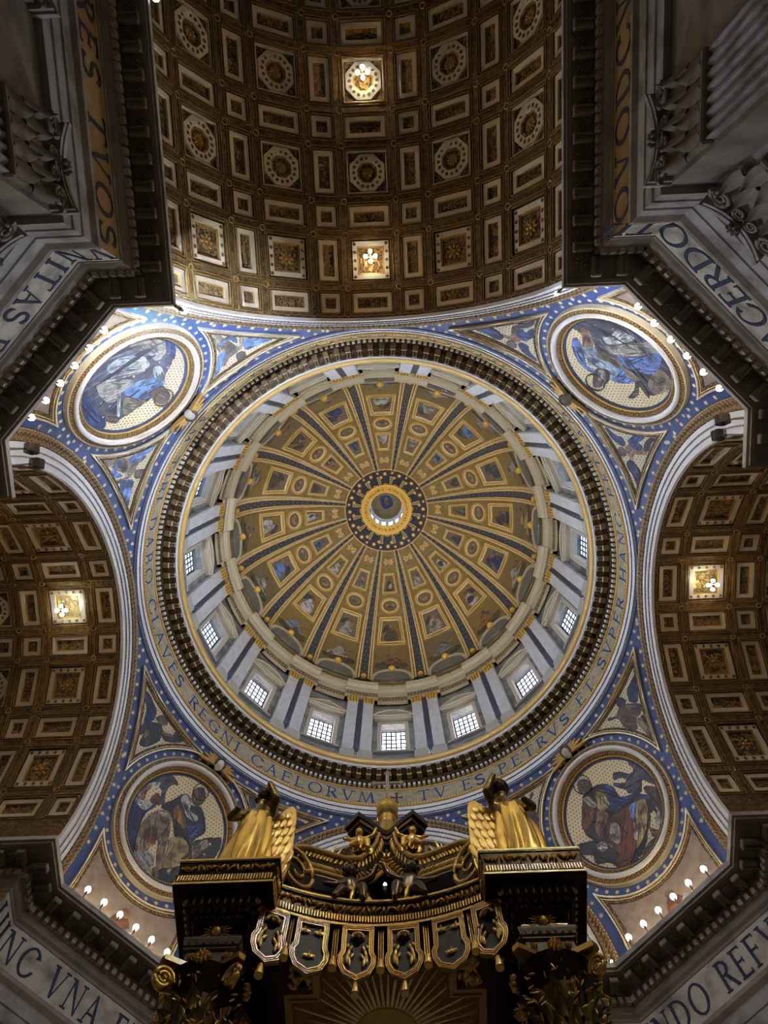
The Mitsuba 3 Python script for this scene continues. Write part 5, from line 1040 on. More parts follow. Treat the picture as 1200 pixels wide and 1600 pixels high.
# small bright spots near the ends of the cornices
sb_ = trimesh.creation.icosphere(1, .1); SB = simple(sb_, 'm_paint', (.5, .5, .5), True); sh_ = trimesh.creation.cylinder(.06, .3, sections=14); sh_.apply_translation((0, 0, -.24)); SH = simple(sh_, 'm_satin', (.05, .05, .05)); SS = simple(boxm(0, 0, -.55, .06, .06, .36), 'm_satin', (.05, .05, .05))
def small_spot(x, y, z, text, rad=(90, 84, 78), r=1.):
    k = nk('spot_lamp'); lab(k, text, 'lamp'); R_ = T().translate([x, y, z]).scale(r); scene[k + '__bulb'] = {**SB, 'to_world': R_, 'emitter': glow(*rad, .02)}
    scene[k + '__body'] = {**SH, 'to_world': R_}; scene[k + '__stem'] = {**SS, 'to_world': R_}
small_spot(-14.9, -22.0, ZCOR + .75, 'small white spot lamp left of the row of lamps, above the upper left roundel')
small_spot(-10.5, -20.72, ZCOR + .9, 'brilliant cold floodlight at the nave corner of the upper left pier', (700, 780, 920), 1.9)
small_spot(10.55, -20.75, ZCOR + .8, 'small spot lamp at the nave corner of the upper right pier', (200, 205, 215), 1.3)
small_spot(14.9, -22.0, ZCOR + .75, 'small spot lamp above the upper right roundel by the nave side', (80, 70, 50))
small_spot(-21.7, -13.2, ZCOR + .75, 'small spot lamp below the row of lamps at the left arm corner')
small_spot(21.7, -13.2, ZCOR + .75, 'small spot lamp below the row of lamps at the right arm corner')
small_spot(-21.5, 14.2, ZCOR + .75, 'small spot lamp above the row of lamps on the lower left pier')
small_spot(21.5, 14.2, ZCOR + .75, 'small spot lamp at the upper end of the lamp row on the lower right pier')
small_spot(14.0, 21.5, ZCOR + .75, 'small spot lamp beside the canopy at the lower end of the lower right lamp row')
small_spot(-10.5, -36.6, ZCOR + .6, 'bright elongated lamp on the nave cornice at the top left', (500, 380, 220), 2.2)
def beam(name, o, t, I, cut, bw): scene[name] = {'type': 'spot', 'to_world': T().look_at(origin=list(o), target=list(t), up=[.1, .2, 1]), 'intensity': rgb(*I), 'cutoff_angle': cut, 'beam_width': bw, 'sampling_weight': 3.5}
# the beams of the floodlights at the nave corners: on the near pendentives and on the canopy
beam('spot_beam_cold', (-10.5, -20.60, ZCOR + 1.15), (-13.2, -20.7, 43.3), (2400, 2700, 3200), 50, 12)
beam('spot_beam_cold_right', (10.55, -20.62, ZCOR + 1.1), (17.2, -18.2, 45.5), (230, 255, 300), 40, 25)
beam('spot_beam_canopy', (-10.5, -20.58, ZCOR + 1.0), (-.5, 0, 17.5), (1500, 1320, 950), 21, 15)
beam('spot_beam_canopy_right', (10.55, -20.58, ZCOR + 1.0), (.5, 0, 17.5), (1500, 1320, 950), 21, 15)
# dark floodlights hanging before the arches
fl = cat(trimesh.creation.cylinder(.42, .5, sections=18), trimesh.creation.icosphere(1, .4)); FL = simple(fl, 'm_satin', (.015, .015, .016)); 
for sx in (-1, 1):
    for top_, c in ((1, [sx * 20.45, -13.35, ZCOR + 1.5]), (0, [sx * 20.4, -12.45, ZCOR + 1.75])):
        k = nk('unlit_floodlight'); lab(k, f'round black unlit floodlight at the {"left" if sx < 0 else "right"} arm corner, {"upper" if top_ else "lower"} of two', 'floodlight', 'black floodlights')
        scene[k + '__body'] = {**FL, 'to_world': T().translate(c).rotate([1, 0, 0], 70)}; mb = MB(); tube(mb, [c, [c[0] + .25 * sx, c[1], c[2] - .6], [sx * 20.95, c[1], ZCOR]], .05, 5); put(k + '__bracket', mb, 'm_satin', (.03, .03, .03))
# up-lights on the ledge of the drum cornice
ub = simple(cat(trimesh.creation.cylinder(.16, .34, sections=12), boxm(0, 0, -.2, .3, .2, .1)), 'm_satin', (.05, .05, .05))
for q in range(16):
    a = math.radians(22.5 * q); c = np.array([20.45 * math.sin(a), 20.45 * math.cos(a), 77.15]); k = nk('dome_uplight'); lab(k, f'hidden up-light on the drum cornice, {CLK[q]}', 'lamp', 'up-lights on the drum cornice'); scene[k] = {**ub, 'to_world': T().translate(c.tolist())}
    scene[f'spot_emitter_{q:02d}'] = {'type': 'spot', 'to_world': T().look_at(origin=(c + [0, 0, .3]).tolist(), target=[-c[0] * .35, -c[1] * .35, 99.0], up=[.1, 0, 1]), 'intensity': rgb(UPL, UPL * .80, UPL * .48), 'cutoff_angle': 62, 'beam_width': 35, 'sampling_weight': .8}
gb = simple(cat(boxm(0, 0, 0, .34, .2, .2, .03), boxm(0, 0, -.13, .12, .12, .12)), 'm_satin', (.05, .05, .05))
for q in range(16):
    a = math.radians(22.5 * q + 11.25); u = np.array([math.sin(a), math.cos(a), 0]); c = u * 20.15 + [0, 0, 58.93]; k = nk('gallery_floodlight'); lab(k, f'hidden gallery flood after window at {CLK[q]}'.replace(' by the gilt lip', '').replace(', hidden by the lip', ''), 'lamp', 'floodlights on the gallery'); scene[k] = {**gb, 'to_world': T().translate(c.tolist()).rotate([0, 0, 1], -22.5 * q - 11.25)}
    scene[f'spot_emitter_{q + 16:02d}'] = {'type': 'spot', 'to_world': T().look_at(origin=(c + [0, 0, .2]).tolist(), target=(u * 21.0 + [0, 0, 70.]).tolist(), up=[.1, .2, 0]), 'intensity': rgb(72, 82, 96), 'cutoff_angle': 72, 'beam_width': 40, 'sampling_weight': 1.0}
    if q % 2 == 0:      # every second one also carries a projector that throws daylight-white light across the dome, onto the far pendentives and arches
        scene[f'spot_emitter_{q + 32:02d}'] = {'type': 'spot', 'to_world': T().look_at(origin=(c - u * .12 + [0, 0, .3]).tolist(), target=(-u * 21.0 + [0, 0, 51.]).tolist(), up=[.1, .2, 1]), 'intensity': rgb(*(ACROSS * (.38 + .9 * max(0., u[1])) * np.array([.80, .92, 1.12]))), 'cutoff_angle': 42, 'beam_width': 24, 'sampling_weight': 2.5}
# clusters of bulbs under the vault crowns
b2 = trimesh.creation.icosphere(2, .17); B2 = simple(b2, 'm_paint', (.5, .5, .5), True)
for arm, v, text in (('nave', 26.72, 'cross-shaped cluster of glowing bulbs in the square coffer nearest the dome, nave vault'), ('nave', 39.55, 'cross-shaped cluster of glowing bulbs high in the picture, in an octagonal nave coffer'), ('left', 26.72, 'cross-shaped cluster of glowing bulbs under the left arm vault'), ('right', 26.72, 'cross-shaped cluster of glowing bulbs under the right arm vault')):
    ch = arm_chart(PSI[arm], RV + .34); k = nk('vault_lamp'); lab(k, text, 'lamp', 'bulb clusters under the vaults')
    o = ch(np.array([0.]), np.array([v]), np.array([1.25]))[0]; top = ch(np.array([0.]), np.array([v]), np.array([.0]))[0]
    mb = MB(); tube(mb, [top, o + [0, 0, .1]], .05, 6); put(k + '__rod', mb, 'm_gilt', C_GOLD)
    mb = MB(); 
    for d in ((.36, 0, 0), (0, .36, 0)): tube(mb, [o - d + [0, 0, .12], o + d + [0, 0, .12]], .035, 5)
    put(k + '__arms', mb, 'm_gilt', C_GOLD)
    for d in ((.36, 0), (-.36, 0), (0, .36), (0, -.36)):
        scene[nk(k + '__bulb')] = {**B2, 'to_world': T().translate([o[0] + d[0], o[1] + d[1], o[2] - .08]), 'emitter': glow(VLAMP[arm], VLAMP[arm] * .72, VLAMP[arm] * .42, .6)}

# ================================================================ the bronze canopy over the altar
CX, CY, HB = 0.03, 4.13, 4.25           # centre of the canopy, half spacing of its columns
BK = 'bronze_canopy'; lab(BK, 'dark bronze canopy with gilt ornament, hanging lappets and a globe with cross', 'canopy')
D_, G_ = C_BRZ, C_BGOLD
def xf(q, x=0., y=0., z=0.): return T().translate([CX, CY, 0]).rotate([0, 0, 1], 90 * q).translate([x, y, z])
def bput4(name, mesh, bs, col, sides=(0, 1, 2, 3), **kw):
    for k in sides:
        m = mesh.copy(); m.apply_transform(trimesh.transformations.rotation_matrix(k * math.pi / 2, (0, 0, 1))); bput(name, m, bs, col, **kw)
def bput(name, mb, bs, col, quads=(0, 1, 2, 3), smooth=False, x=0., y=0., z=0., parent=BK):
    if isinstance(mb, trimesh.Trimesh): d = simple(mb, bs, col, smooth)
    else:
        v, f, uv = mb.arrays(); d = mikit.ply((v, f), mat(bs, col), smooth, uv=uv)
    ks = []
    for q in quads:
        k = nk(parent + '__' + name); scene[k] = {**d, 'to_world': xf(q, x, y, z)}; ks.append(k)
    return ks
r4 = np.random.default_rng(4)
def leaf_band(L, h, n, th=.06, seed=3):
    """a row of small acanthus leaves along x, about h high"""
    rg = np.random.default_rng(seed); m = []
    for k in range(n):
        s = trimesh.creation.icosphere(1, 1.); s.vertices *= [h * .11, th, h * .36]; s.apply_transform(trimesh.transformations.rotation_matrix(rg.uniform(-1.3, 1.3), (0, 1, 0))); s.apply_translation(((k + .5) / n * L - L / 2, 0, rg.uniform(-.12, .12) * h)); m.append(s)
        s = trimesh.creation.icosphere(0, 1.); s.vertices *= [h * .1, th, h * .14]; s.apply_translation(((k + .5 + rg.uniform(-.5, .5)) / n * L - L / 2, 0, rg.uniform(-.38, .38) * h)); m.append(s)
    return cat(*m)
def sq(h0, z0, h1, z1, mb):
    a = np.array([(-h0, -h0, z0), (h0, -h0, z0), (h0, h0, z0), (-h0, h0, z0)]); b = np.array([(-h1, -h1, z1), (h1, -h1, z1), (h1, h1, z1), (-h1, h1, z1)])
    for i in range(4): j = (i + 1) % 4; mb.add([a[i], a[j], b[j], b[i]], [[0, 1, 2, 3]], [(0, 0), (2 * h0, 0), (2 * h0, .3), (0, .3)])
    return mb
def sqprof(p, mb=None):
    mb = mb or MB()
    for (a, b), (c, d) in zip(p[:-1], p[1:]): sq(a, b, c, d, mb)
    return mb
CORNERS = [(-HB, -HB)]
def four(mesh_fn):
    """the same thing on all four sides of a square"""
    return cat(*[m.copy().apply_transform(trimesh.transformations.rotation_matrix(k * math.pi / 2, (0, 0, 1))) for k in range(4) for m in [mesh_fn]])
bx, by = -HB, -HB
bl = dict(x=bx, y=by)
mb = sqprof([(0, 17.08), (1.43, 17.08), (1.43, 16.98), (1.40, 16.95), (1.34, 16.6), (1.38, 16.56), (1.34, 16.3), (1.36, 16.28), (1.36, 16.2), (1.05, 16.2), (.98, 16.0), (.78, 15.9), (.72, 15.72), (.66, 15.7), (.6, 15.62), (.6, 15.16)])
kb = bput('corner_block', mb, 'm_bronze', D_, **bl); labels[kb[0]] = {'label': 'square bronze entablature block over a column'}
mb = sqprof([(1.44, 17.1), (1.44, 17.03)]); sqprof([(1.385, 16.29), (1.385, 16.22)], mb); bput('gilt_fillet', mb, 'm_gilt', (.55, .35, .10), **bl)
m = leaf_band(2.6, .30, 19); m.apply_translation((0, -1.385, 16.78)); bput4('leaf_moulding', m, 'm_bronze', G_, **bl)
m = cat(*[boxm(-1.32 + 2.64 * (k + .5) / 34, -1.37, 16.43, .045, .05, .2) for k in range(34)]); bput4('dentils', m, 'm_bronze', (.72, .48, .16), **bl)
for k_ in [k for k in scene if k.startswith(BK + '__dentils')]: labels[k_] = {'kind': 'stuff'}
def egg(w, h): s = trimesh.creation.icosphere(1, 1.); s.vertices *= [w, .07, h]; return s
m = cat(*[egg(.055, .12).apply_translation((-.95 + 1.9 * k / 9, -1.0, 16.06)) for k in range(10)]); bput4('egg_moulding', m, 'm_bronze', (.62, .42, .16), **bl)
m = cat(*[egg(.10, .14).apply_translation((-.72 + 1.44 * k / 7, -.86, 15.93)) for k in range(8)]); bput4('egg_moulding', m, 'm_bronze', (.09, .06, .03), **bl)
m = leaf_band(1.35, .14, 11, .04, 5); m.apply_translation((0, -.74, 15.78)); bput4('leaf_moulding', m, 'm_bronze', (.35, .23, .08), **bl)
# die with a rayed sun face
m = boxm(0, 0, 15.4, 1.16, 1.16, .7, .02); bput('die', m, 'm_paint', (.10, .09, .07), **bl)
sun = [trimesh.creation.icosphere(2, .13).apply_translation((0, -.6, 15.46))]
for k in range(20):
    a = 2 * math.pi * k / 20; l = .30 if k % 2 else .22
    s = trimesh.creation.icosphere(0, 1.); s.vertices *= [l / 2, .02, .018]; s.apply_translation((.13 + l / 2, 0, 0)); s.apply_transform(trimesh.transformations.rotation_matrix(a, (0, 1, 0))); s.apply_translation((0, -.60, 15.46)); sun.append(s)
bput4('sun_emblem', cat(*sun), 'm_bronze', (.95, .62, .16), **bl)
# impost
mb = sqprof([(0, 15.18), (.74, 15.18), (.74, 15.12), (.70, 14.98), (.66, 14.95), (.66, 14.9), (.60, 14.88), (.60, 14.55), (.66, 14.5), (.6, 14.42)]); bput('impost', mb, 'm_paint', (.045, .038, .028), **bl)
m = leaf_band(1.3, .15, 7, .05, 8); m.apply_translation((0, -.70, 15.03)); bput4('leaf_moulding', m, 'm_bronze', (.55, .38, .13), **bl)
for k in range(3): bput4('rosette', rosette_mesh(.10, 5, .09).apply_transform(trimesh.transformations.rotation_matrix(math.pi / 2, (1, 0, 0))).apply_translation((-.42 + .42 * k, -.62, 14.72)), 'm_bronze', (.9, .6, .16), **bl)
# composite capital: concave abacus, four pairs of volutes, leaves
p = []
for k in range(4):
    a = math.radians(45 + 90 * k); c, s = math.cos(a), math.sin(a); R_ = 1.36; wv = .10
    p += [(R_ * c + wv * s, R_ * s - wv * c), (R_ * c - wv * s, R_ * s + wv * c)]
    e = np.array(p[-1]); f_ = np.array([R_ * math.cos(a + math.pi / 2) + wv * math.sin(a + math.pi / 2), R_ * math.sin(a + math.pi / 2) - wv * math.cos(a + math.pi / 2)])
    for t in np.linspace(0, 1, 10)[1:-1]:
        q = e + (f_ - e) * t; q = q * (1 - .50 * math.sin(math.pi * t) ** .8 * (1.0 / max(np.linalg.norm(q), .1)) * .9); p.append(tuple(q))
ab = trimesh.creation.extrude_polygon(Polygon(p), .14, engine='earcut'); ab.apply_translation((0, 0, 14.28)); bput('capital_abacus', ab, 'm_bronze', (.42, .28, .09), **bl)
for k in range(4):
    a = math.radians(45 + 90 * k)
    for s in (-1, 1):
        v = volute_mesh(.27, 1.0, 2.3); v.apply_scale((s, 1, 1)); v.apply_transform(trimesh.transformations.rotation_matrix(s * math.radians(-38) + math.pi, (0, 0, 1))); v.apply_translation((s * .80, -.86, 13.92))
        v.apply_transform(trimesh.transformations.rotation_matrix(k * math.pi / 2, (0, 0, 1))); 
        bput('capital_volute', v, 'm_bronze', (.85, .56, .16), (0, 1, 2, 3) if k < 1 else (0, 3), True, **bl)
mb = MB(); revolve(mb, [[(.98, 14.28), (.9, 14.1), (.72, 13.7), (.64, 13.0), (.62, 12.5), (.72, 12.45), (.72, 12.3), (.6, 12.25)]], n=24); bput('capital_bell', mb, 'm_bronze', D_, **bl)
lf = []
for row, (n, z, h, r_, c) in enumerate(((12, 12.45, .62, .62, .26), (12, 12.85, .58, .64, .30), (10, 13.25, .55, .66, .34))):
    for k in range(n):
        l = leaf_mesh(.34, h, c); l.apply_translation((0, r_, z)); l.apply_transform(trimesh.transformations.rotation_matrix(2 * math.pi * (k + .5 * row) / n, (0, 0, 1))); lf.append(l)
for l in lf: bput('capital_leaf', l, 'm_bronze', (.13, .088, .03), (0, 1), True, **bl)
bput('capital_leaves', cat(*lf), 'm_bronze', (.13, .088, .03), (2, 3), True, **bl)
gl = []
for k in range(150):
    a = r4.uniform(0, 2 * math.pi); z = r4.uniform(12.5, 13.9); r_ = .82 + .22 * (z - 12.5) / 1.4 + r4.uniform(-.06, .05)
    e = trimesh.creation.icosphere(1, 1.); e.vertices *= [.025, .02, .09]; e.apply_transform(trimesh.transformations.random_rotation_matrix(r4.random(3))); e.apply_translation((r_ * math.cos(a), r_ * math.sin(a), z)); gl.append(e)
for k_ in bput('capital_leaf_tips', cat(*gl), 'm_bronze', (.85, .57, .17), **bl): labels[k_] = {'kind': 'stuff'}
m = rosette_mesh(.2, 9, .14); m.apply_transform(trimesh.transformations.rotation_matrix(math.pi / 2, (1, 0, 0))); m.apply_translation((0, -1.0, 14.32)); bput4('capital_flower', m, 'm_bronze', (.75, .5, .15), **bl)
# twisted shaft with vine leaves, pedestal
n, mshaft = 90, MB(); zz = np.linspace(3.2, 12.3, n); an = np.linspace(0, 2 * math.pi, 25)[:-1]; V = []
for z in zz:
    t = (z - 3.2) / 9.1; ph = t * 5 * 2 * math.pi; ox, oy = .16 * math.cos(ph), .16 * math.sin(ph); r_ = .58 - .06 * t
    V.append(np.c_[ox + r_ * np.cos(an), oy + r_ * np.sin(an), np.full(24, z)])
V = np.array(V).reshape(-1, 3); i, j = np.meshgrid(np.arange(n - 1), np.arange(24), indexing='ij'); j2 = (j + 1) % 24
mshaft.add(V, np.stack([i * 24 + j, i * 24 + j2, (i + 1) * 24 + j2, (i + 1) * 24 + j], -1).reshape(-1, 4)); bput('twisted_shaft', mshaft, 'm_bronze', (.045, .032, .016), smooth=True, **bl)
vm = []
for k in range(260):
    z = r4.uniform(8.5, 12.3); t = (z - 3.2) / 9.1; ph = t * 10 * math.pi; a = r4.uniform(0, 2 * math.pi); r_ = .60 - .06 * t
    s = trimesh.creation.icosphere(0, 1.); s.vertices *= [.05, .12, .16]; s.apply_transform(trimesh.transformations.random_rotation_matrix(r4.random(3))); s.apply_translation((.16 * math.cos(ph) + r_ * math.cos(a), .16 * math.sin(ph) + r_ * math.sin(a), z)); vm.append(s)
bput('vine_leaves', cat(*vm), 'm_bronze', (.50, .33, .10), (0, 3), **bl)
mb = sqprof([(0, 3.2), (.8, 3.2), (.8, 2.95), (.7, 2.9), (.7, .5), (.95, .4), (.95, 0)]); bput('pedestal', mb, 'm_marble', (.42, .40, .38), **bl)
# concave entablature between the blocks (one side; four turned copies). local y of the side plane: about -HB
def arc_y(x): return -HB + .05 - .62 * (np.asarray(x) / 2.85) ** 2
XS = np.linspace(-2.86, 2.86, 25)
def mid(prof):
    mb = MB(); i = np.arange(len(XS) - 1); n = len(XS)
    for (d0, z0), (d1, z1) in zip(prof[:-1], prof[1:]):
        a = np.c_[XS, arc_y(XS) + d0, np.full(n, z0)]; b = np.c_[XS, arc_y(XS) + d1, np.full(n, z1)]; mb.add(np.vstack([a, b]), np.c_[i, i + 1, i + 1 + n, i + n], np.vstack([np.c_[XS, 0 * XS], np.c_[XS, 0 * XS + math.hypot(d1 - d0, z1 - z0)]]))
    return mb
def bend(mesh, dy=0.):
    m = mesh.copy(); v = m.vertices.copy(); v[:, 1] += arc_y(v[:, 0]) + dy; m.vertices = v; return m
bput('entablature', mid([(1.0, 17.08), (0, 17.08), (0, 16.98), (.06, 16.95), (.1, 16.6), (.05, 16.56), (.1, 16.3), (.06, 16.28), (.06, 16.2), (.5, 16.15), (.6, 15.4)]), 'm_bronze', D_)
bput('gilt_fillet', mid([(-.01, 17.1), (-.01, 17.03)]), 'm_gilt', (.55, .35, .10)); bput('gilt_fillet', mid([(.04, 16.3), (.04, 16.22)]), 'm_gilt', (.55, .35, .10))
m = leaf_band(5.6, .30, 40, .06, 9); m.apply_translation((0, .04, 16.78)); bput('leaf_moulding', bend(m), 'm_bronze', G_)
m = cat(*[boxm(-2.8 + 5.6 * (k + .5) / 72, .03, 16.43, .045, .05, .2) for k in range(72)])
for k_ in bput('dentils', bend(m), 'm_bronze', (.72, .48, .16)): labels[k_] = {'kind': 'stuff'}
# lappets
def lap_poly(w, s=1.): 
    return [(-w * .86, 16.2), (-w * .86, 15.42), (-w, 15.26), (-w * .97, 15.02), (-w * .72, 14.78), (-w * .3, 14.68), (0, 14.60), (w * .3, 14.68), (w * .72, 14.78), (w * .97, 15.02), (w, 15.26), (w * .86, 15.42), (w * .86, 16.2)]
def side_chart(xc): return lambda u, v, h: np.c_[xc + u, arc_y(xc + u) + .12 - h, v]
for i, xc in enumerate((-3.02 + .05, -1.82, -.61, .61, 1.82, 2.97)):
    w = .50 if abs(xc) < 2.5 else .44; g = Polygon(lap_poly(w)); ch = side_chart(xc if abs(xc) < 2.5 else xc * .955)
    qd = (0,) if True else ()
    L = []
    mb = MB(); plate(mb, g.buffer(-.1), ch, -.04, .02, step=.2); main = bput('lappet', mb, 'm_paint', (.022, .026, .034)); L = main
    mb = MB(); plate(mb, g.difference(g.buffer(-.135)), ch, -.05, .05, step=.2); 
    d = mb; v, f, uv = d.arrays(); dd = mikit.ply((v, f), mat('m_bronze', (.42, .29, .12)), False, uv=uv)
    for q, k in enumerate(main): scene[k + '__border'] = {**dd, 'to_world': xf(q)}
    mb = MB()
    for a, b in ((.0, .02), (.05, .068), (.10, .135)): plate(mb, g.buffer(-a).difference(g.buffer(-b)), ch, .0, .085, step=.2)
    v, f, uv = mb.arrays(); dd = mikit.ply((v, f), mat('m_bronze', (.80, .58, .25)), False, uv=uv)
    for q, k in enumerate(main): scene[k + '__border_cord'] = {**dd, 'to_world': xf(q)}
    def onlap(mesh, u, z, h=.05):
        v = mesh.vertices; return np.c_[ch(u + v[:, 0], z + v[:, 1], h + v[:, 2])], mesh.faces
    if i in (1, 4):                                         # three bees
        for (u, z) in ((-.2, 15.86), (.2, 15.86), (0, 15.14)):
            b_ = MB(); ball(b_, (0, -.02, .03), 1, 1, (.034, .085, .04)); ball(b_, (0, .075, .03), 1, 1, (.032, .034, .034))
            for s in (-1, 1):
                for an_, l in ((-35, .15), (-62, .11)): 
                    e = trimesh.creation.icosphere(1, 1.); e.vertices *= [l * .55, .035, .012]; e.apply_translation((l * .6, 0, 0)); e.apply_transform(trimesh.transformations.rotation_matrix(math.radians(an_ + 20), (0, 0, 1))); e.apply_scale((s, 1, 1)); b_.add(e.vertices + [0, .02, .03], e.faces)
            v, f, _ = b_.arrays(); mm = trimesh.Trimesh(v, f, process=False); vv, ff = onlap(mm, u, z); dd = mikit.ply((vv, ff), mat('m_bronze', (.95, .64, .18)), True)
            for q, k in enumerate(main): scene[nk(k + '__bee')] = {**dd, 'to_world': xf(q)}
    else:                                                   # cherub head over two wings
        h_ = trimesh.creation.icosphere(2, 1.); h_.vertices *= [.12, .14, .11]; vv, ff = onlap(h_, 0, 15.80, .08); dd = mikit.ply((vv, ff), mat('m_bronze', (.03, .022, .012)), True)
        for q, k in enumerate(main): scene[k + '__cherub_head'] = {**dd, 'to_world': xf(q)}
        hr = cat(*[trimesh.creation.icosphere(1, .055).apply_translation((.15 * math.cos(a), .15 * math.sin(a), 0)) for a in np.radians(np.linspace(10, 170, 7))]); vv, ff = onlap(hr, 0, 15.82, .09); dd = mikit.ply((vv, ff), mat('m_bronze', (.80, .53, .16)), True)
        for q, k in enumerate(main): scene[k + '__cherub_hair'] = {**dd, 'to_world': xf(q)}
        for s in (-1, 1):
            wg = MB()
            for a, (cx_, cy_, l, an_) in enumerate(((.16, -.10, .16, 70), (.22, -.25, .22, 82), (.25, -.42, .26, 88), (.19, -.5, .26, 96), (.13, -.34, .17, 60), (.25, -.05, .12, 60))):
                e = trimesh.creation.icosphere(1, 1.); e.vertices *= [l * .62, .05, .035]; e.apply_transform(trimesh.transformations.rotation_matrix(math.radians(-an_), (0, 0, 1))); e.apply_translation((cx_, cy_, .02)); e.apply_scale((s, 1, 1)); wg.add(e.vertices, e.faces)
            v, f, _ = wg.arrays(); mm = trimesh.Trimesh(v, f, process=False); vv, ff = onlap(mm, 0, 15.62, .05); dd = mikit.ply((vv, ff), mat('m_bronze', (.62, .43, .16)), True)
            for q, k in enumerate(main): scene[nk(k + '__cherub_wing')] = {**dd, 'to_world': xf(q)}
# pleats between the lappets and tassels
def tassel(x, z, y=None):
    mb = MB(); ball(mb, (0, 0, 0), .06, 1); 
    mb2 = MB(); revolve(mb2, [[(.03, .0), (.075, -.04), (.10, -.14), (.12, -.28), (.10, -.30), (0, -.30)]], n=10); v, f, _ = mb2.arrays(); mb.add(v, f)
    v, f, _ = mb.arrays(); return trimesh.Trimesh(v + [x, (arc_y(x) + .05) if y is None else y, z], f, process=False)
for xc in (-2.42, -1.215, 0, 1.215, 2.42):
    m = cat(*[boxm(xc + (k - 1) * .06, float(arc_y(xc)) + .16, 15.72, .04, .05, .98, .01) for k in range(3)]); bput('pleat', m, 'm_bronze', (.55, .39, .16))
    bput('tassel', tassel(xc, 15.16), 'm_bronze', (.85, .56, .16), smooth=True)
for xc in (-.61, .61, -2.9, 2.9): bput('tassel', tassel(xc, 14.5), 'm_bronze', (.80, .54, .18), smooth=True)
# ceiling of the canopy: cross-shaped field with the sunburst, relief corners
cchart = lambda u, v, h: np.c_[u, v, 16.9 - h]
cross = sbox(-1.85, -2.7, 1.85, 2.7).union(sbox(-2.7, -1.4, 2.7, 1.4))
mb = MB(); plate(mb, sbox(-3.7, -3.7, 3.7, 3.7), cchart, -.2, 0, cell=2.0); bput('ceiling_panel', mb, 'm_bronze', (.06, .042, .02), (0,))
mb = MB(); plate(mb, cross, cchart, 0, .04, cell=2.0); bput('ceiling_field', mb, 'm_paint', (.27, .155, .04), (0,))
mb = MB(); plate(mb, cross.buffer(.22, join_style='mitre').difference(cross), cchart, 0, .22); plate(mb, cross.buffer(.08, join_style='mitre').difference(cross.buffer(.02, join_style='mitre')), cchart, 0, .27); bput('ceiling_moulding', mb, 'm_gilt', (.45, .31, .11), (0,))
for k in range(56):
    a = 2 * math.pi * (k + .5) / 56; L0, L1 = .95, (3.3 if k % 2 else 2.5) + .5 * math.sin(k * 2.1); c, s = math.cos(a), math.sin(a)
    q = Polygon([(L0 * c - .05 * s, L0 * s + .05 * c), (L0 * c + .05 * s, L0 * s - .05 * c), (L1 * c, L1 * s)]).intersection(cross.buffer(-.05)); mb = MB(); plate(mb, q, cchart, .0, .12); 
    if mb.n: bput('ceiling_ray', mb, 'm_gilt', (.95, .80, .42), (0,))
mb = MB(); plate(mb, ringp(0, 0, .80, 1.0), cchart, 0, .16); plate(mb, disc(0, 0, .80), cchart, 0, .06); bput('ceiling_glory', mb, 'm_paint', (.70, .48, .13), (0,))
dove = unary_union([smooth_poly([-.7, .1, -.3, .28, 0, .1, .3, .28, .7, .1, .35, -.05, .12, -.12, 0, -.4, -.12, -.12, -.35, -.05])]); mb = MB(); plate(mb, dove, cchart, .05, .22); bput('ceiling_dove', mb, 'm_paint', (.60, .56, .46), (0,))
for sx in (-1, 1):
    for sy in (-1, 1):
        rel = []
        for k in range(26):
            s = trimesh.creation.icosphere(1, 1.); s.vertices *= [r4.uniform(.06, .2), r4.uniform(.04, .09), .1]; s.apply_transform(trimesh.transformations.rotation_matrix(r4.uniform(0, 3.14), (0, 0, 1))); s.apply_translation((sx * r4.uniform(2.12, 2.75), sy * r4.uniform(1.65, 2.5), 16.84)); rel.append(s)
        bput('ceiling_relief', cat(*rel), 'm_gilt', (.85, .60, .18), (0,), True)
# ribs rising to the crown: scrolled at the foot
RT = np.array([(.25, 19.75), (.33, 20.2), (.42, 20.5), (.5, 20.75), (.63, 21.2), (.75, 21.85), (.845, 22.8), (.9, 23.6), (.925, 24.3)])
tt = np.linspace(0, 1, 28); rs = np.interp(tt, np.linspace(0, 1, len(RT)), RT[:, 0]) * HB * S2; rz = np.interp(tt, np.linspace(0, 1, len(RT)), RT[:, 1])
rd, rn = np.array([rs, rz]).T, np.gradient(np.array([rs, rz]).T, axis=0); rn = rn / np.linalg.norm(rn, axis=1, keepdims=True); nn = np.c_[rn[:, 1], -rn[:, 0]]   # outward-down side
def rib_strip(w0, w1, d0, d1):
    """box along the rib between widths w0..w1 (across) and depths d0..d1"""
    mb = MB(); n = len(rd); ring = []
    for w, d in ((w0, d0), (w1, d0), (w1, d1), (w0, d1)):
        p = rd + nn * d; ring.append(np.c_[p[:, 0], np.full(n, w), p[:, 1]])
    i = np.arange(n - 1)
    for k in range(4):
        a, b = ring[k], ring[(k + 1) % 4]; mb.add(np.vstack([a, b]), np.c_[i, i + 1, i + 1 + n, i + n], np.vstack([np.c_[i.repeat(1)[:1].repeat(n) + np.arange(n) * .2, np.zeros(n)], np.c_[np.arange(n) * .2, np.full(n, .3)]]))
    return mb
def ribput(name, mb, bs, col, smooth=False):
    v, f, uv = mb.arrays(); d = mikit.ply((v, f), mat(bs, col), smooth, uv=uv)
    for q in range(4): scene[nk(BK + '__' + name)] = {**d, 'to_world': T().translate([CX, CY, 0]).rotate([0, 0, 1], 90 * q).translate([-HB, -HB, 0]).rotate([0, 0, 1], 45)}
ribput('rib', rib_strip(-.42, .42, -.44, .44), 'm_bronze', D_)
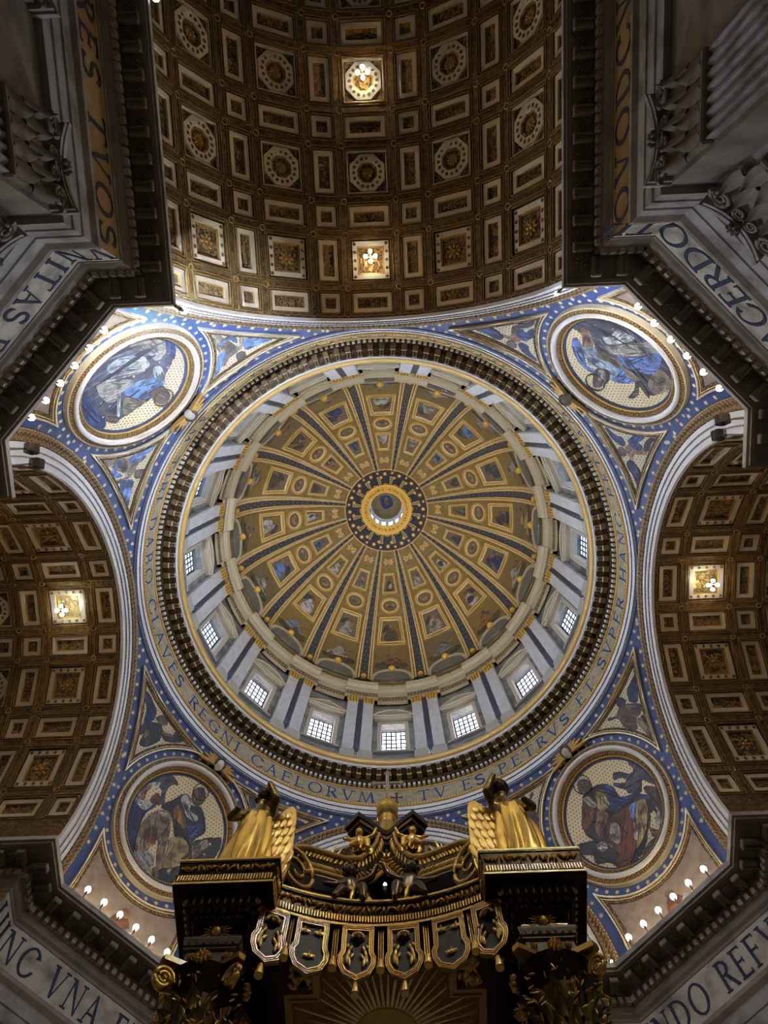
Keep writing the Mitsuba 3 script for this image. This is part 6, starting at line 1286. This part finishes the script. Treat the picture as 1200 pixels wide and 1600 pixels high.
for s_ in (-1, 1):
    for d in (-.44, .44):
        mb = MB(); p = rd + nn * d; tube(mb, np.c_[p[:, 0], np.full(len(p), s_ * .44), p[:, 1]], .10, 7); ribput('rib_edge', mb, 'm_bronze', (.62, .43, .16), True)
lm = MB()
for k in range(1, 27):
    for s_ in (-1, 1):
        for o, an_ in ((.2, .7), (-.2, -.7)):
            p = rd[k] + nn[k] * o; e = trimesh.creation.icosphere(1, 1.); e.vertices *= [.19, .05, .065]; e.apply_transform(trimesh.transformations.rotation_matrix(an_ - math.atan2(rn[k, 1], rn[k, 0]), (0, 1, 0))); e.apply_translation((p[0], s_ * .43, p[1])); lm.add(e.vertices, e.faces)
ribput('rib_leaves', lm, 'm_bronze', (.60, .41, .12), True)
sp = spiral_pts(.85, 1.9, 44); n = len(sp); c0 = rd[0] + [.05, -.42]
for s_ in (-1, 1):
    sc_ = MB(); tube(sc_, np.c_[c0[0] - sp[:, 0], np.full(n, s_ * .46), c0[1] - .02 + sp[:, 1]], np.linspace(.11, .05, n), 7); ribput('rib_scroll', sc_, 'm_bronze', (.70, .48, .17), True)
sc_ = MB(); tube(sc_, np.c_[[c0[0]] * 2, [-.44, .44], [c0[1]] * 2], .62, 18); ribput('rib_foot', sc_, 'm_bronze', D_, True)
mb = sqprof([(2.45, 17.08), (2.45, 18.5), (2.3, 18.7), (0, 18.7)]); bput('crown_core', mb, 'm_bronze', (.014, .011, .009), (0,))
mb = MB(); revolve(mb, [[(.42, 24.9), (.36, 23.4), (.2, 22.6), (0, 22.4)]], n=20); bput('crown_pendant', mb, 'm_bronze', D_, (0,), True)
# crown slab, globe and cross
p = []
for k in range(4):
    a = math.radians(45 + 90 * k); c, s = math.cos(a), math.sin(a); R_, wv = 2.05, .42
    p += [(R_ * c + wv * s, R_ * s - wv * c), (R_ * c - wv * s, R_ * s + wv * c)]
    e = np.array(p[-1]); a2 = a + math.pi / 2; f_ = np.array([R_ * math.cos(a2) + wv * math.sin(a2), R_ * math.sin(a2) - wv * math.cos(a2)])
    for t in np.linspace(0, 1, 9)[1:-1]: q = e + (f_ - e) * t; p.append(tuple(q * (1 - .52 * math.sin(math.pi * t))))
P4 = Polygon(p)
for z0, h, sc2, col in ((24.0, .25, .84, D_), (24.25, .22, .93, (.20, .13, .05)), (24.47, .28, 1.0, D_)):
    m = trimesh.creation.extrude_polygon(affinity.scale(P4, sc2, sc2, origin=(0, 0)), h, engine='earcut'); m.apply_translation((0, 0, z0)); bput('crown_slab', m, 'm_bronze', col, (0,))
lf = [leaf_mesh(.55, 1.2, .55) for _ in range(1)][0]
for k in range(8):
    l = lf.copy(); l.apply_translation((0, .5, 22.7)); l.apply_transform(trimesh.transformations.rotation_matrix(2 * math.pi * (k + .5) / 8, (0, 0, 1))); bput('crown_leaf', l, 'm_bronze', (.40, .27, .09), (0,), True)
mb = MB(); revolve(mb, [[(.62, 24.75), (.6, 25.1), (.42, 25.5), (.34, 26.2), (.40, 26.6), (.5, 26.75), (.4, 26.95)]], n=24); bput('globe_stem', mb, 'm_bronze', (.60, .40, .12), (0,), True)
mb = MB(); ball(mb, (0, 0, 27.35), .52, 3); bput('globe', mb, 'm_gilt', (.96, .66, .17), (0,), True); labels[BK + '__globe'] = {'label': 'gilt globe below the cross'}
cr = [boxm(0, 0, 29.05, .17, .12, 2.5, .03), boxm(0, 0, 29.45, 1.3, .12, .17, .03)]
for x, z in ((-.68, 29.45), (.68, 29.45), (0, 30.32)):
    for dx, dz in ((0, .1), (.1, 0), (-.1, 0), (0, -.1)): cr.append(trimesh.creation.icosphere(1, .085).apply_translation((x + dx, 0, z + dz)))
bput('cross', cat(*cr), 'm_satin', (.92, .88, .80), (0,)); labels[BK + '__cross'] = {'label': 'pale cross on top of the globe'}

# ---------------------------------------------------------------- angels on the front corners, putti on the cornice
import manifold3d as m3
def limb(a, b, ra, rb):
    s1 = m3.Manifold.sphere(ra, 14).translate(list(map(float, a))); s2 = m3.Manifold.sphere(rb, 14).translate(list(map(float, b))); return m3.Manifold.batch_hull([s1, s2])
def body(joints, bones, edge=.10, it=6):
    M = m3.Manifold()
    for a, b in bones: M = M + limb(joints[a][0], joints[b][0], joints[a][1], joints[b][1])
    M = M.refine_to_length(edge); me = M.to_mesh(); tm = trimesh.Trimesh(me.vert_properties[:, :3], me.tri_verts); trimesh.smoothing.filter_taubin(tm, iterations=it); return tm
def head_mesh(r):
    h = trimesh.creation.icosphere(3, 1.); x, y, z = h.vertices.T.copy()
    front = y < 0; d = .14 * np.exp(-((x / .14) ** 2 + ((z + .05) / .24) ** 2)) - .08 * (np.exp(-(((x - .33) / .14) ** 2 + ((z - .1) / .1) ** 2)) + np.exp(-(((x + .33) / .14) ** 2 + ((z - .1) / .1) ** 2))) - .05 * np.exp(-((x / .25) ** 2 + ((z + .45) / .06) ** 2))
    h.vertices = h.vertices * (1 + np.where(front, d, 0))[:, None] * [r * .82, r * .92, r]; return h
def robe(z0, z1, r0, r1, seed, sway=.15):
    rg = np.random.default_rng(seed); n, k = 36, 64; zz = np.linspace(0, 1, n); an = np.linspace(0, 2 * math.pi, k + 1)[:-1]; V = []
    ph = rg.uniform(0, 6, 4)
    for t in zz:
        r = r0 + (r1 - r0) * t ** .8 + .12 * math.sin(t * math.pi) ; f = (1.1 - t * .7)
        fold = .17 * np.sin(7 * an + ph[0] + 2.2 * t) + .12 * np.sin(12 * an + ph[1] - 3 * t) + .05 * np.sin(19 * an + ph[2] + 5 * t)
        rr_ = r * (1 + f * fold); V.append(np.c_[rr_ * np.cos(an) + sway * math.sin(t * 2.5), rr_ * np.sin(an) * .85, np.full(k, z0 + (z1 - z0) * t)])
    V = np.array(V).reshape(-1, 3); i, j = np.meshgrid(np.arange(n - 1), np.arange(k), indexing='ij'); j2 = (j + 1) % k
    mb = MB(); mb.add(V, np.stack([i * k + j, i * k + j2, (i + 1) * k + j2, (i + 1) * k + j], -1).reshape(-1, 4)); mb.add(np.vstack([V[-k:], V[-k:].mean(0)[None]]), np.c_[np.arange(k), (np.arange(k) + 1) % k, np.full(k, k)])
    return mb
def angel(key, text, x, y, sgn, seed):
    lab(key, text, 'statue', 'gilt angels on the canopy corners'); z0 = 17.08; R_ = T().translate([x, y, z0])
    def ap(name, mb, bs, col, sm=True):
        if isinstance(mb, trimesh.Trimesh): d = simple(mb, bs, col, sm)
        else: v, f, uv = mb.arrays(); d = mikit.ply((v, f), mat(bs, col), sm, uv=uv)
        k = nk(key + '__' + name); scene[k] = {**d, 'to_world': R_}; return k
    J = dict(pel=((0, 0, 2.2), .34), che=((.05 * sgn, -.05, 3.15), .37), nk=((.1 * sgn, -.1, 3.72), .19), hd=((.12 * sgn, -.16, 4.0), .22), sl=((-.42, -.05, 3.45), .20), sr=((.42, -.05, 3.45), .20),
             el=((-.75, -.35, 2.95), .16), er=((.62, -.45, 3.75), .15), wl=((-.45, -.75, 2.75), .11), wr=((.30, -.62, 4.35), .10), kl=((-.16, -.08, 1.15), .22), kr=((.16, -.06, 1.1), .22), fl=((-.22, -.2, .14), .12), fr=((.22, -.2, .14), .12))
    if sgn < 0: J = {k: ((-v[0][0] if k in ('sl', 'sr', 'el', 'er', 'wl', 'wr', 'kl', 'kr', 'fl', 'fr') else v[0][0], v[0][1], v[0][2]), v[1]) for k, v in J.items()}
    b = body(J, [('pel', 'che'), ('che', 'nk'), ('nk', 'hd'), ('sl', 'sr'), ('che', 'sl'), ('che', 'sr'), ('sl', 'el'), ('el', 'wl'), ('sr', 'er'), ('er', 'wr'), ('pel', 'kl'), ('pel', 'kr'), ('kl', 'fl'), ('kr', 'fr')])
    ap('body', b, 'm_bronze', (.16, .11, .04))
    ap('robe', robe(0, 3.2, .60, .47, seed, .08), 'm_bronze', (.92, .60, .14))
    h = head_mesh(.34); h.apply_translation((.13 * sgn, -.2, 4.18)); ap('head', h, 'm_bronze', (.05, .035, .018))
    hr = MB()
    for k in range(22):
        a, e = seed + k * 2.4, .1 + .9 * ((k * .618) % 1); ball(hr, (.13 * sgn + .3 * math.cos(a) * math.cos(e), -.12 + .3 * math.sin(a) * math.cos(e), 4.24 + .32 * math.sin(e)), .11, 1)
    ap('hair', hr, 'm_bronze', (.05, .035, .016))
    for w_, s in (('wing', sgn), ('wing', -sgn)):
        big = s == sgn; mb = MB(); P_ = np.array([(.15, 2.3), (.5, 3.5), (.85, 3.85), (1.1, 4.0), (1.32, 3.6), (1.42, 2.6), (1.5, 1.2), (1.35, .35), (1.0, .9), (.6, 1.5)]); g = smooth_poly(P_ * [s, 1])
        ych = (lambda u, v, h: np.c_[u, .35 - .22 * np.abs(u) - h, v]) if big else (lambda u, v, h: np.c_[u * .8, .35 + .5 * np.abs(u) - h, v])
        plate(mb, g, ych, -.08, .05, cell=.5); kk = ap('wing', mb, 'm_bronze', (.42, .28, .08), False)
        fm = MB()
        for r_ in range(7):
            for c_ in range(5):
                u, v = .35 + c_ * .24 + (.12 if r_ % 2 else 0), 3.6 - r_ * .42 - .05 * c_
                if not g.buffer(-.06).contains(Point(s * u, v)): continue
                e = trimesh.creation.icosphere(1, 1.); e.vertices *= [.11, .05, .20 + .03 * r_]; e.apply_transform(trimesh.transformations.rotation_matrix(s * .25, (0, 1, 0))); o = ych(np.array([s * u]), np.array([v]), np.array([.07]))[0]; fm.add(e.vertices + o, e.faces)
        if fm.n: d = fm.arrays(); scene[kk + '__feathers'] = {**mikit.ply(d[:2], mat('m_bronze', (.95, .64, .17)), True, uv=d[2]), 'to_world': R_}
angel('angel_statue', 'gilt winged angel standing on the left front corner of the canopy', CX - HB - .05, CY - HB - .35, 1, 3)
angel('angel_statue_001', 'gilt winged angel standing on the right front corner of the canopy', CX + HB + .05, CY - HB - .35, -1, 8)
def putto(key, text, x, y, z, s, col, sc=1.):
    lab(key, text, 'statue', 'putti on the canopy'); 
    J = dict(pel=((0, 0, .45), .22), che=((.1 * s, -.05, .95), .23), nk=((.14 * s, -.08, 1.2), .1), sl=((-.2, -.05, 1.08), .11), sr=((.25, -.05, 1.08), .11), el=((-.5, -.2, 1.1), .085), er=((.55, -.15, .9), .085), wl=((-.62, -.3, 1.4), .065), wr=((.8, -.3, .8), .065),
             kl=((-.25, -.4, .45), .16), kr=((.3, -.4, .4), .16), fl=((-.3, -.45, .05), .09), fr=((.45, -.55, .05), .09))
    J = {k: ((v[0][0] * (s if k not in ('che', 'nk') else 1), v[0][1], v[0][2]), v[1]) for k, v in J.items()}
    b = body(J, [('pel', 'che'), ('che', 'nk'), ('sl', 'sr'), ('sl', 'el'), ('el', 'wl'), ('sr', 'er'), ('er', 'wr'), ('pel', 'kl'), ('pel', 'kr'), ('kl', 'fl'), ('kr', 'fr')], .07, 5)
    R_ = T().translate([x, y, z]).scale(sc); scene[key + '__body'] = {**simple(b, 'm_bronze', col, True), 'to_world': R_}
    h = head_mesh(.21); h.apply_translation((.15 * s, -.12, 1.42)); scene[key + '__head'] = {**simple(h, 'm_bronze', col, True), 'to_world': R_}
    hr = MB()
    for k in range(12): a = k * 2.4; ball(hr, (.15 * s + .17 * math.cos(a), -.06 + .15 * math.sin(a), 1.48 + .1 * (k % 3) * .8), .075, 1)
    v, f, uv = hr.arrays(); scene[key + '__hair'] = {**mikit.ply((v, f), mat('m_bronze', (.06, .04, .02)), True, uv=uv), 'to_world': R_}
    mb = robe(.1, .8, .34, .24, 11, .05); v, f, uv = mb.arrays(); scene[key + '__drapery'] = {**mikit.ply((v, f), mat('m_bronze', (.85, .55, .14)), True, uv=uv), 'to_world': R_}
putto('putto', 'dark bronze putto sitting at the middle of the canopy cornice, facing right', CX + .75, CY - HB + .5, 17.08, 1, (.075, .058, .045), 1.15)
putto('putto_001', 'dark bronze putto left of the middle of the canopy cornice', CX - .85, CY - HB + .5, 17.08, -1, (.06, .045, .03), 1.1)
putto('putto_002', 'small gilt putto high on the left rib of the canopy', CX - .95, CY - 1.3, 22.6, -1, (.70, .47, .13), .9)
putto('putto_003', 'small gilt putto high on the right rib of the canopy', CX + .95, CY - 1.3, 22.6, 1, (.70, .47, .13), .9)
k = 'signal_lamp'; lab(k, 'tiny pinkish lamp glowing at the middle of the canopy front', 'lamp'); mb = MB(); ball(mb, (CX + .12, CY - HB - .25, 17.32), .055, 1); put(k + '__bulb', mb, 'm_paint', (.5, .5, .5), True); scene[k + '__bulb']['emitter'] = glow(22, 14, 14, .01)
put(k + '__holder', MB().tm(boxm(CX + .12, CY - HB - .2, 17.18, .1, .14, .2, .02)), 'm_satin', (.03, .03, .03))
for k in list(scene):
    if any(w in k for w in ('__leaf_moulding', '__egg_moulding', '__rib_leaves', '__ceiling_relief', '__vine_leaves', '__capital_leaves')): labels[k] = {'kind': 'stuff'}
# palm fronds held high behind the ribs
for s_ in (-1, 1):
    for q, (dx, dz, ln) in enumerate(((.0, 0, 1.9), (.16, .05, 2.0), (.30, .0, 1.7))):
        t = np.linspace(0, 1, 9); mb = MB(); tube(mb, np.c_[CX + s_ * (2.15 + dx * t - .45 * t * t * (1 - dx)), np.full(9, CY - 1.55 - .1 * q), 20.9 + dz + ln * t], .10 * np.sin(np.linspace(.5, 3.0, 9)), 6)
        put(nk(BK + '__palm_frond'), mb, 'm_gilt', (.72, .60, .34), True)
